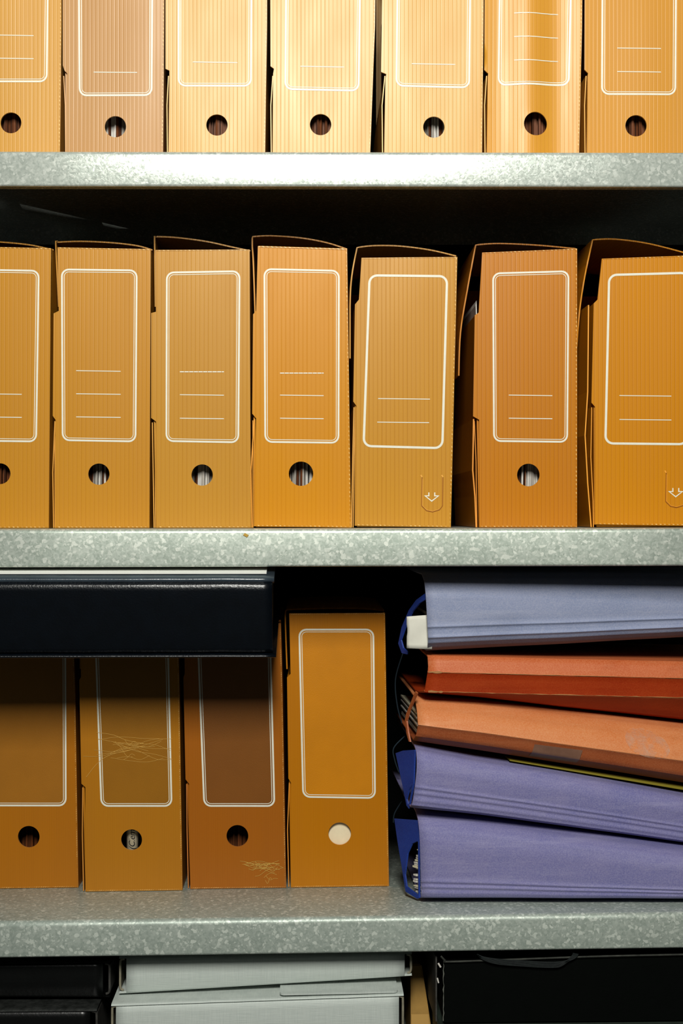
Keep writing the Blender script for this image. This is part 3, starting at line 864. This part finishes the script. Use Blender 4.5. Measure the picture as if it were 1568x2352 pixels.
# D: purple binder
YD = YE - .004
Dd = thing('binder', 'purple-blue card binder second from the bottom, under the orange-tan folder', 'binder', W(1200, 1900, YD), G_B)
db = Dd.location.copy()
profD = [(0, .24), (0, .10), (0, .03), (.05, .01), (.15, .003), (.3, 0), (.5, .0), (.58, .0003), (.62, -.0006), (.66, .0008), (.72, -.0001), (.76, .0011), (.84, .0), (.88, .001), (.925, .0015), (.94, .005), (.985, .011), (1.0, .025), (1.0, .24)]
binder_cover(Dd, db, [(957, 1720, 1861, YD), (1100, 1748, 1877, YD + .004), (1300, 1779, 1903, YD + .01), (1568, 1828, 1940, YD + .018), (1700, 1850, 1955, YD + .022)], profD, m_pur, xl=lambda v: 1 - 14 * v * v)
flap(Dd, db, [(908, 1730), (925, 1724), (952, 1722), (949, 1800), (938, 1857), (933, 1850), (922, 1795)],
     [[(933, 1836), (938, 1815), (946, 1802), (939, 1846), (936, 1848)]], 954, YD + .012, 903, YD + .05, m_blue)

# C: orange-tan folder
YC = YD + .002
Cc = thing('folder', 'tan-orange card folder with taped spine edge, third from the bottom of the stack', 'folder', W(1200, 1700, YC), G_B)
cb = Cc.location.copy()
profC = [(0, .24), (0, .10), (0.01, .05), (.08, .03), (.3, .010), (.55, .0005), (.57, 0), (.585, .0008), (.84, .006), (.85, .007), (.865, .009), (1.0, .025), (1.0, .24)]
ms = [0, 0, 0, 0, 0, 0, 0, 1, 1, 1, 1, 1]
binder_cover(Cc, cb, [(957, 1606, 1709, YC), (1100, 1618, 1730, YC + .002), (1300, 1642, 1761, YC + .008), (1568, 1672, 1804, YC + .016), (1700, 1687, 1826, YC + .02)], profC, [m_tan, m_tan_shade], xl=lambda v: 3 - 6 * max(0, v - .6) / .4, mats=ms, rough_amp=.0003)
xatc = lambda y: W(956, 0, YC).x - (y - YC) * .05 + .0035
page_stack(Cc, cb, xatc, YC + .026, YC + .2, W(900, 1690, YC + .02).z, W(900, 1640, YC + .02).z, 10, pg, 9, lean=-.0135, jit=.004)
flap(Cc, cb, [(929, 1655), (932, 1640), (953, 1588), (957, 1592), (940, 1632), (933, 1656), (936, 1680), (941, 1704), (938, 1703), (933, 1685)], [], 957, YC + .006, 915, YC + .05, m_tan_shade)
# tape on the spine edge
def on_spine(stations, prof):
    def f(px, py, off=.0006):
        for a, b in zip(stations[:-1], stations[1:]):
            if a[0] <= px <= b[0] or b is stations[-1]:
                k = (px - a[0]) / (b[0] - a[0]); t_, b_, Y = (lerp(a[i], b[i], k) for i in (1, 2, 3)); break
        v = (py - t_) / (b_ - t_)
        for p, q in zip(prof[:-1], prof[1:]):
            if p[0] <= v <= q[0]:
                dy = lerp(p[1], q[1], (v - p[0]) / max(1e-6, q[0] - p[0])); break
        else: dy = .02
        w = W(px, py, Y); w.y += dy - off; w.z += .0002; w.x -= dy * YAW; return w
    return f
stC = [(957, 1606, 1709, YC), (1100, 1618, 1730, YC + .002), (1300, 1642, 1761, YC + .008), (1568, 1672, 1804, YC + .016)]
fC = on_spine(stC, profC)
bm = bmesh.new()
nx, ny = 14, 10
loops = []
for i in range(nx + 1):
    px = lerp(1228, 1338, i / nx); y0 = lerp(1708, 1722, i / nx) + 2; y1 = lerp(1742, 1757, i / nx)
    loops.append([fC(px - 8 * j / ny, lerp(y0, y1, j / ny), .0014) for j in range(ny + 1)])
add_quads(bm, loops)
def patch_mat(name, col, sc_, amt):
    m, nt, P, N, L = new_mat(name); co = coords(N)
    P.inputs['Base Color'].default_value = col; P.inputs['Roughness'].default_value = .5
    n = ramp(N, L, tex_noise(N, L, co, sc_, 6, .75), [(.42, 0.0), (.7, amt)])
    L.new(n, P.inputs['Alpha']); return m
bm_s = bmesh.new(); loops = []
for i in range(13):
    u = i / 12; px = lerp(1440, 1540, u); e = math.sin(u * math.pi) ** .5
    cy_ = lerp(1700, 1722, u); hh_ = 6 + 24 * e
    loops.append([fC(px, cy_ - hh_ + 2 * hh_ * j / 8, .0012) for j in range(9)])
add_quads(bm_s, loops)
link('scuff_mark', bm_s, patch_mat('pale_scuff', lin(226, 196, 172), 70, .5), Cc, True, cb)
link('tape', bm, mat_plain('dull_tape', lin(150, 112, 92), .35, .6, .25, 60), Cc, True, cb)

# yellow sheet under C
Yy = YD + .03
bm = bmesh.new()
a0, a1 = W(1170, 1746, Yy), W(1620, 1820, Yy + .012)
for k in range(1):
    add_hexa(bm, [a0 + Vector((0, 0, -.0008)), a1 + Vector((0, 0, -.0016)), a1 + Vector((0, 0, .0016)), a0 + Vector((0, 0, .0006)),
                  a0 + Vector((-.01, .16, -.0008)), a1 + Vector((-.01, .16, -.0016)), a1 + Vector((-.01, .16, .0016)), a0 + Vector((-.01, .16, .0006))])
ys = link('paper_sheet', bm, mat_plain('yellow_paper', lin(140, 128, 44), .7, .2), None, False, a0)
tag(ys, 'thin yellow sheets between the orange-tan folder and the purple binder', 'paper')

# B: red-orange folder
YBb = YC + .004
Bb = thing('folder', 'red-orange card folder with worn corner directly below the top blue binder', 'folder', W(1200, 1560, YBb), G_B)
bb = Bb.location.copy()
profB = [(0, .24), (0, .08), (0, .030), (0.02, .014), (.43, .005), (.45, .0045), (.47, .0052), (.97, .0085), (1.0, .0085), (1.06, .0105), (1.8, .032), (2.0, .05), (2.0, .24)]
ms = [1, 1, 1, 1, 1, 1, 0, 0, 1, 0, 0, 0]
stB = [(984, 1507, 1591, YBb, 1600), (1100, 1510, 1594, YBb + .002, 1612), (1300, 1515, 1599, YBb + .008, 1636), (1568, 1521, 1605, YBb + .016, 1664), (1700, 1524, 1608, YBb + .02, 1678)]
binder_cover(Bb, bb, stB, profB, [m_red, m_red_lit], xl=lambda v: 1 - 12 * max(0, v - .3), mats=ms, rough_amp=.0002)
fB = on_spine(stB, profB)
bm = bmesh.new()
rb = random.Random(2)
for vv in (.45, .995):
    bm = bmesh.new()
    ppts = []; x = 985
    while x < 1600:
        k = (x - 984) / 584
        ppts.append((x, lerp(lerp(1507, 1591, vv), lerp(1521, 1605, vv), k) + rb.uniform(-.5, .5))); x += rb.uniform(4, 9) if x < 1020 else rb.uniform(9, 26)
    add_stroke(bm, ppts, [rb.uniform(2, 6) if p_[0] < 1015 else rb.choice((.4, .8, 1.2, 1.8)) for p_ in ppts], lambda a, b: fB(a, b, .0008))
    link('worn_edge', bm, m_worn, Bb, False, bb)
page_stack(Bb, bb, lambda y: W(984, 0, YBb).x - (y - YBb) * YAW + .02, YBb + .03, YBb + .2, W(0, 1588, YBb + .03).z, W(0, 1520, YBb + .03).z, 10, [M['black'], pg[2]], 12, lean=-.004, jit=.003)  # dark page colours paint the shade at this end

# A: top blue-grey binder
YA = YBb - .004
Aa = thing('binder', 'grey-blue card binder on top of the right-hand stack with a white card at its end', 'binder', W(1200, 1400, YA), G_B)
ab = Aa.location.copy()
profA = [(0, .24), (0, .10), (0, .03), (.08, .008), (.25, .001), (.5, 0), (.645, .0003), (.67, -.0009), (.70, .0011), (.775, .0008), (.805, -.0009), (.83, .0016), (.88, .004), (.895, .006), (.95, .013), (1.0, .03), (1.0, .24)]
stA = [(979, 1318, 1500, YA), (1100, 1318, 1494, YA + .003), (1300, 1318, 1484, YA + .008), (1568, 1320, 1469, YA + .016), (1700, 1321, 1463, YA + .02)]
binder_cover(Aa, ab, stA, profA, m_lav, xl=lambda v: -4 + 10 * v)
arc = [(977, 1362), (955, 1378), (938, 1402), (922, 1440), (914, 1478), (922, 1500), (934, 1503)]
arc_in = [(934, 1496), (925, 1488), (920, 1470), (930, 1440), (946, 1405), (962, 1386), (978, 1376)]
flap(Aa, ab, arc + arc_in, [], 979, YA + .006, 915, YA + .06, m_blue, 'inner_cover')
bm = bmesh.new()
cY = YA + .012
loops = []
for i in range(9):
    px = lerp(934, 992, i / 8)
    yy = cY + .010 * (1 - i / 8)
    loops.append([W(px + (1.5 if j in (3, 4) else 0), lerp(lerp(1416, 1412, i / 8), lerp(1489, 1491, i / 8), j / 8), yy) + Vector((0, .0008 * math.sin(j * 1.1 + i * .5), 0)) for j in range(9)])
add_quads(bm, loops); bmesh.ops.recalc_face_normals(bm, faces=bm.faces)
wc = link('white_card', bm, white_card, None, True, W(960, 1450, cY))
md = wc.modifiers.new('t', 'SOLIDIFY'); md.thickness = .0006
tag(wc, 'white card sticking out of the left end of the top blue binder', 'card')
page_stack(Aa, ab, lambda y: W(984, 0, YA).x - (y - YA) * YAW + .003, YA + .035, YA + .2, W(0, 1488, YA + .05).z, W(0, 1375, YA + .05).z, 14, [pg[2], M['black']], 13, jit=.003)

# elastic cords hanging beside the binders
cordm = mat_plain('dark_elastic', lin(36, 50, 60), .6, .3)
for nm, pts, lab in (('elastic_cord', [(925, 1500), (908, 1560), (912, 1620), (924, 1665)], 'thin dark elastic loop beside the two orange folders'),
                ('elastic_cord', [(930, 1690), (904, 1718), (906, 1745), (916, 1775)], 'thin blue-grey elastic loop at the end of the upper purple binder'),
                ('elastic_cord', [(924, 1838), (906, 1868), (903, 1890)], 'short dark elastic at the end of the bottom purple binder')):
    bm = bmesh.new()
    add_tube(bm, [W(a, b, YE + .16) for a, b in smooth_path(pts, 6)], .0009, 6)
    o = link(nm, bm, cordm, None, True, W(pts[0][0], pts[0][1], YE + .16)); tag(o, lab, 'elastic cord')

# ------------------------------------------------------------------ items on the lowest shelf
def lever_binder(name, label, cat, q, Y, zbot, mats, dep=.26, end=.010, group=None, wire=True, left_edge=True, lift=0.0, lipside=(1, 1), covp=.006):
    """q: TL TR BR BL of the spine in px at depth Y. covers overhang the spine at both ends"""
    tl, tr, br, bl = [W(a, b, Y) for a, b in q]
    if zbot is not None: bl.z = br.z = zbot
    base = Vector(((bl.x + br.x) / 2, Y, (bl.z + br.z) / 2))
    t = thing(name, label, cat, base, group)
    m_face, m_edge, m_in, m_top = mats
    # spine plate with rolled top edge
    bm = bmesh.new(); loops = []; n = 24
    for k in range(n + 1):
        u = k / n
        a = tl.lerp(tr, u); b = bl.lerp(br, u)
        def P(v, dy): return Vector((lerp(a.x, b.x, v), Y + dy, lerp(a.z, b.z, v)))
        loops.append([P(0, .006) , P(.015, .0028), P(.05, .0008), P(.12, 0), P(.5, -.0004), P(.93, 0), P(.98, .001), P(1, .004), P(1, .006), P(.93, .0024), P(.5, .002), P(.12, .0024), P(.06, .004)])
    r = add_quads(bm, loops, close_v=True); bm.faces.new(r[0]); bm.faces.new(r[-1][::-1])
    bmesh.ops.recalc_face_normals(bm, faces=bm.faces)
    link('spine', bm, m_face, t, True, base)
    # covers, overhanging
    for k, (p, r_) in enumerate(((tl, tr), (bl, br))):
        bm = bmesh.new(); up = 1 if k == 0 else -1
        d = (r_ - p).normalized(); a = p - d * end * lipside[0]; b = r_ + d * end * lipside[1]
        c = .0022
        z_off = 0 if k == 0 else .0022
        L0, L1 = [], []
        def sec(pt):
            z = pt.z + (0 if k == 0 else 0)
            if k == 0: pr = [(.0005, -.001), (.0025, .0006), (.006, .001), (dep, .001), (dep, -.0012), (.004, -.0012)]
            else: pr = [(.0005, .001), (.0025, 0), (.006, 0), (dep, 0), (dep, .0022), (.004, .0022)]
            return [Vector((pt.x, Y + yy, z + zz)) for yy, zz in pr]
        loops = [sec(a.lerp(b, i / 10)) for i in range(11)]
        rr = add_quads(bm, loops, close_v=True); bm.faces.new(rr[0]); bm.faces.new(rr[-1][::-1])
        bmesh.ops.recalc_face_normals(bm, faces=bm.faces)
        link('cover', bm, m_top if k == 0 else m_face, t, False, base)
    # end rims: thin curled board edges at both ends
    for sgn, p, r_, on in ((-1, tl, bl, lipside[0]), (1, tr, br, lipside[1])):
        if not on: continue
        bm = bmesh.new()
        x0, x1 = p.x + sgn * end, r_.x + sgn * end
        zt, zb = p.z - .0014, r_.z + .0024
        pts = [(x0 - sgn * .006, zt - .001), (x0 - sgn * .002, zt - .002), (x0 - sgn * .0008, zt - .006), (lerp(x0, x1, .5) - sgn * .0008, (zt + zb) / 2), (x1 - sgn * .0008, zb + .006), (x1 - sgn * .002, zb + .002), (x1 - sgn * .005, zb + .001)]
        add_tube(bm, [Vector((a, Y + .004, b)) for a, b in smooth_path(pts, 4)], .0014, 6)
        # side sheet
        add_box(bm, min(x0, x0 - sgn * .0012), max(x0, x0 - sgn * .0012), Y + .007, Y + dep * .9, zb + .003, zt - .003)
        link('rim', bm, m_edge, t, False, base)
    # dark inside block
    bm = bmesh.new()
    e = end - .002
    add_hexa(bm, [Vector((tl.x - e * 0 + .001, Y + .012, bl.z + .0035)), Vector((tr.x - .001, Y + .012, br.z + .0035)), Vector((tr.x - .001, Y + .012, tr.z - .004)), Vector((tl.x + .001, Y + .012, tl.z - .004)),
                  Vector((bl.x + .001, Y + dep - .01, bl.z + .0035)), Vector((br.x - .001, Y + dep - .01, br.z + .0035)), Vector((tr.x - .001, Y + dep - .01, tr.z - .004)), Vector((tl.x + .001, Y + dep - .01, tl.z - .004))])
    bmesh.ops.recalc_face_normals(bm, faces=bm.faces)
    link('page_block', bm, m_in, t, False, base)
    return t

def linen(name, col, col2, rough=.5):
    m, nt, P, N, L = new_mat(name)
    co = coords(N)
    a = tex_noise(N, L, co, 60, 3, .6, (.6, 1, 30)); b = tex_noise(N, L, co, 60, 3, .6, (30, 1, .6))
    f = ramp(N, L, mth(N, L, 'MULTIPLY_ADD', a, .5, mth(N, L, 'MULTIPLY', b, .5)), [(.38, 0.0), (.62, 1.0)])
    L.new(mixc(N, L, f, col, col2), P.inputs['Base Color']); P.inputs['Roughness'].default_value = rough
    bump(N, L, P, f, .35, .0005); return m
g_face = linen('grey_linen', lin(208, 215, 209), lin(192, 200, 195))
g_edge = mat_plain('buff_board_edge', lin(160, 154, 134), .7, .2, .3, 120)
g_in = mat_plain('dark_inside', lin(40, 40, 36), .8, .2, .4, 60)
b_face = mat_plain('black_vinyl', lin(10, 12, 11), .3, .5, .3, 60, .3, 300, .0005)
b_top_lit = mat_plain('black_vinyl_top_lit', lin(30, 32, 30), .35, .7, .4, 90, .6, 260, .0008, col2=lin(60, 62, 60))  # lighter copy of the black vinyl; its colour carries the top highlight
b_edge = mat_plain('scuffed_edge', lin(84, 82, 78), .6, .4, .6, 90)
G_G = 'grey linen ring binders on the lowest shelf'; G_K = 'black ring binders on the lowest shelf'
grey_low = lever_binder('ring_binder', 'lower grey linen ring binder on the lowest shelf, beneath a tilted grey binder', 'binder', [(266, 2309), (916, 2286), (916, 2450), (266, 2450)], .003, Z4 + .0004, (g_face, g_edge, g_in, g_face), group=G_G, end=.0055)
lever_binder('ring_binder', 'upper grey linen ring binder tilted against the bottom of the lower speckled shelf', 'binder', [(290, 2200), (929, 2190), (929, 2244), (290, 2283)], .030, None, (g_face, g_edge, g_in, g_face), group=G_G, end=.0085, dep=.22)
lever_binder('ring_binder', 'lower black ring binder at the bottom left corner', 'binder', [(-300, 2325), (206, 2321), (206, 2440), (-300, 2440)], .002, Z4 + .0004, (b_face, b_edge, b_face, b_top_lit), group=G_K, end=.008)
lever_binder('ring_binder', 'upper black ring binder at bottom left, beside the grey binders', 'binder', [(-300, 2216), (236, 2211), (236, 2292), (-300, 2290)], .030, None, (b_face, b_edge, b_face, b_top_lit), group=G_K, end=.008, dep=.22)
# the black binders' top highlight is painted into their lighter top vinyl
# extra cover edge lying on the lower grey binder
xa_, xb_ = W(642, 0, .004).x, W(914, 0, .004).x
za_, zb_ = W(642, 2292, .003).z + .0016, W(914, 2286, .003).z + .0016
pl_ = []
cr = .006
for (cx_, cy_, a0_) in ((xa_ + cr, .006 + cr, math.pi), (xb_ - cr, .006 + cr, 1.5 * math.pi)):
    for k in range(6):
        a_ = a0_ + k * math.pi / 10; pl_.append((cx_ + cr * math.cos(a_), cy_ + cr * math.sin(a_)))
pl_ += [(xb_, .22), (xa_, .22)]
zz_ = lambda x: za_ + (zb_ - za_) * (x - xa_) / (xb_ - xa_)
bm = bmesh.new()
lo_ = [bm.verts.new((x, y, zz_(x))) for x, y in pl_]; hi_ = [bm.verts.new((x, y, zz_(x) + .0022)) for x, y in pl_]
bm.faces.new(lo_[::-1]); bm.faces.new(hi_)
for k in range(len(pl_)): bm.faces.new((lo_[k], lo_[(k + 1) % len(pl_)], hi_[(k + 1) % len(pl_)], hi_[k]))
bmesh.ops.recalc_face_normals(bm, faces=bm.faces)
link('cover_flap', bm, g_face, grey_low, False, grey_low.location)

# cardboard box
card = mat_plain('brown_cardboard', lin(176, 140, 78), .75, .2, .25, 25, .2, 300, .0005)
card_t = mat_plain('cardboard_tape', lin(188, 150, 84), .4, .5)
p = [W(943, 2215, .10), W(968, 2215, .10), W(989, 2352, .085), W(943, 2352, .085)]
zz = Z4 + .0004
kk = (p[3].z - zz) / (p[0].z - p[3].z)
bl_ = p[3] + (p[3] - p[0]) * kk; br_ = p[2] + (p[2] - p[1]) * kk
bl_.z = br_.z = zz
cbx = thing('cardboard_box', 'narrow brown cardboard box between the grey binders and the black case', 'box', (bl_ + br_) / 2)
bm = bmesh.new()
add_hexa(bm, [bl_, br_, p[1], p[0]] + [v + Vector((0, .2, 0)) for v in (bl_, br_, p[1], p[0])])
bmesh.ops.bevel(bm, geom=bm.edges[:], offset=.0015, segments=2, affect='EDGES')
bmesh.ops.recalc_face_normals(bm, faces=bm.faces)
link('carton', bm, card, cbx, False, cbx.location)
bm = bmesh.new()
def onb(u, v): 
    a = p[0].lerp(p[1], u); b = bl_.lerp(br_, u); w = a.lerp(b, v); return w + Vector((0, -.0006, 0))
add_quads(bm, [[onb(u, .58), onb(u, .72)] for u in (.03, .5, .97)])
link('tape', bm, card_t, cbx, False, cbx.location)

# black case with elastic strap
YJ = .008
blk = mat_plain('black_case', lin(5, 8, 6), .6, .1, .2, 60, .3, 260, .0004)
jz = W(0, 2349, YJ).z
J = thing('document_case', 'large black document case with an elastic strap hanging on its front, lowest shelf right', 'document case', W(1300, 2346, YJ))
jb = J.location.copy()
tl, tr, br, bl = W(1019, 2210, YJ), W(1700, 2194, YJ), W(1700, 2343, YJ), W(1019, 2350, YJ)
bm = bmesh.new()
add_hexa(bm, [bl, br, tr, tl] + [v + Vector((0, .003, 0)) for v in (bl, br, tr, tl)])
bmesh.ops.bevel(bm, geom=bm.edges[:], offset=.0006, segments=2, affect='EDGES')
link('front_panel', bm, blk, J, False, jb)
bm = bmesh.new()
add_hexa(bm, [bl + Vector((0, .0035, .001)), br + Vector((0, .0035, .001)), tr + Vector((0, .0035, -.002)), tl + Vector((0, .0035, -.002))] + [v + Vector((0, .25, 0)) for v in (bl, br, tr + Vector((0, 0, -.002)), tl + Vector((0, 0, -.002)))])
bmesh.ops.recalc_face_normals(bm, faces=bm.faces); link('body', bm, M['black'], J, False, jb)
# end board, slightly left of the front
bm = bmesh.new()
a, b = W(1000, 2198, YJ + .006), W(1003, 2346, YJ + .006)
add_hexa(bm, [(a.x, a.y, b.z), (a.x + .0016, a.y, b.z), (a.x + .0016, a.y, a.z), (a.x, a.y, a.z), (a.x - .006, a.y + .22, b.z), (a.x - .0045, a.y + .22, b.z), (a.x - .0045, a.y + .22, a.z), (a.x - .006, a.y + .22, a.z)])
bmesh.ops.recalc_face_normals(bm, faces=bm.faces); link('end_board', bm, b_edge, J, False, jb)
# lid edge
bm = bmesh.new()
ed = [(1012, 2196), (1022, 2206), (1034, 2209), (1200, 2203), (1400, 2196), (1700, 2190)]
add_tube(bm, [W(a, b, YJ - .002) for a, b in smooth_path(ed, 5)], .0012, 6)
link('lid', bm, mat_plain('dark_board_edge', lin(70, 72, 66), .6, .3, .6, 90), J, True, jb)
# worn white edge
bm = bmesh.new(); rr_ = random.Random(8)
ppts = [(1018 + rr_.uniform(-.8, 1.2), 2210 + k * 9) for k in range(16)]
add_stroke(bm, ppts, [rr_.uniform(.6, 3.0) for _ in ppts], lambda a, b: W(a, b, YJ - .0004))
link('worn_edge', bm, mat_plain('worn_grey', lin(110, 112, 104), .8, .2), J, False, jb)
bm = bmesh.new()
for x0, y0, x1, y1, w_ in ((1006, 2212, 1012, 2222, 4), (1004, 2246, 1007, 2258, 3)):
    add_stroke(bm, [(x0, y0), (x1, y1)], w_, lambda a, b: W(a, b, YJ + .004))
link('paper_bit', bm, M['paper'], J, False, jb)
# strap: a flat elastic made of strands
strands = []
el = mat_plain('black_elastic', lin(34, 40, 40), .6, .3, .4, 200)
bm = bmesh.new()
cen = smooth_path([(1095, 2192), (1112, 2202), (1145, 2209), (1200, 2213), (1250, 2216), (1284, 2215), (1305, 2206), (1318, 2197), (1322, 2190)], 6)
for k in range(6):
    o_ = (k - 2.5) / 2.5
    pts = []
    for i, (a, b) in enumerate(cen):
        u = i / (len(cen) - 1)
        spread = 6.0 * math.sin(min(1, u * 3.2) * math.pi / 2) * (1 - .62 * math.exp(-((u - .74) / .07) ** 2))
        if u > .8: pts.append(W(a + o_ * spread * .9, b + o_ * 1.0, YJ - .0052 - .0003 * math.sin(k)))
        else:
            kk_ = max(0, (u - .62) / .18)
            pts.append(W(a + o_ * spread * .9 * kk_, b + o_ * spread * (1 - kk_ * .8), YJ - .0052))
    add_tube(bm, pts, .00062, 6)
link('elastic_strap', bm, el, J, True, jb)
# flat folder beneath the case
bm = bmesh.new()
fz = W(0, 2349, YJ).z
add_hexa(bm, [W(1003, 0, YJ) * 1, W(1700, 0, YJ), W(1700, 0, YJ), W(1003, 0, YJ)] + [W(1003, 0, YJ)] * 4)
bm.free(); bm = bmesh.new()
xa, xb = W(1006, 0, YJ).x, W(1700, 0, YJ).x
add_hexa(bm, [(xa, .008, Z4 + .0004), (xb, .008, Z4 + .0004), (xb, .008, br.z - .002), (xa, .008, bl.z - .002), (xa, .25, Z4 + .0004), (xb, .25, Z4 + .0004), (xb, .25, br.z - .002), (xa, .25, bl.z - .002)])
bmesh.ops.bevel(bm, geom=bm.edges[:], offset=.0015, segments=2, affect='EDGES')
o = link('document_case', bm, mat_plain('green_grey_case', lin(52, 62, 54), .6, .3, .3, 60), None, False, ((xa + xb) / 2, .01, Z4 + .0004))
tag(o, 'green-grey case barely showing under the large black document case', 'document case')

# fleck on the middle shelf
bm = bmesh.new()
add_plate(bm, [(558, 1229), (562, 1224), (571, 1229), (567, 1234)], [], lambda a, b: W(a, b, -.0009), .0006, 20)
o = link('card_fleck', bm, mat_plain('amber_fleck', lin(196, 160, 80), .7, .2), None, False, W(565, 1229, -.0009))
tag(o, 'tiny amber card fleck stuck to the front lip of the middle shelf', 'fleck')

# ------------------------------------------------------------------ the room around the unit
def room(name, x0, x1, y0, y1, z0, z1, col):
    bm = bmesh.new(); add_box(bm, x0, x1, y0, y1, z0, z1)
    bmesh.ops.recalc_face_normals(bm, faces=bm.faces)
    o = link(name, bm, mat_plain(name + '_paint', col, .8, .2, .1, 8), None, False, ((x0 + x1) / 2, (y0 + y1) / 2, z0)); o['kind'] = 'structure'
room('wall_back', -3, 3, .60, .70, -.71, 2.2, lin(60, 62, 62))
room('floor', -3, 3, -3.5, .60, -.75, -.702, lin(70, 72, 72))
# ------------------------------------------------------------------ light, world, camera
ld = bpy.data.lights.new('ceiling_lamp', 'AREA'); ld.shape = 'RECTANGLE'; ld.size = .45; ld.size_y = .75; ld.spread = math.pi
ld.energy = 72; ld.color = (1.0, .99, .93)
lo = bpy.data.objects.new('ceiling_lamp', ld); C.objects.link(lo)
lo.location = (-.03, -2.1, 1.28)
lo.rotation_euler = (Vector((-.03, 0, .6)) - lo.location).to_track_quat('-Z', 'Y').to_euler()
w = bpy.data.worlds.new('world'); sc.world = w; w.use_nodes = True
bg = w.node_tree.nodes['Background']; bg.inputs[0].default_value = (.7, .9, .9, 1); bg.inputs[1].default_value = .02

cam = bpy.data.cameras.new('camera'); co_ = bpy.data.objects.new('camera', cam); C.objects.link(co_)
cam.sensor_fit = 'HORIZONTAL'; cam.sensor_width = 36; cam.lens = F / 1568 * 36
co_.location = (CX, -D, 0); co_.rotation_euler = (math.pi / 2, 0, -PSI)
cam.clip_start = .05
sc.camera = co_
sc.view_settings.view_transform = 'Standard'
sc.view_settings.look = 'None'
sc.view_settings.exposure = 0
sc.view_settings.gamma = .9
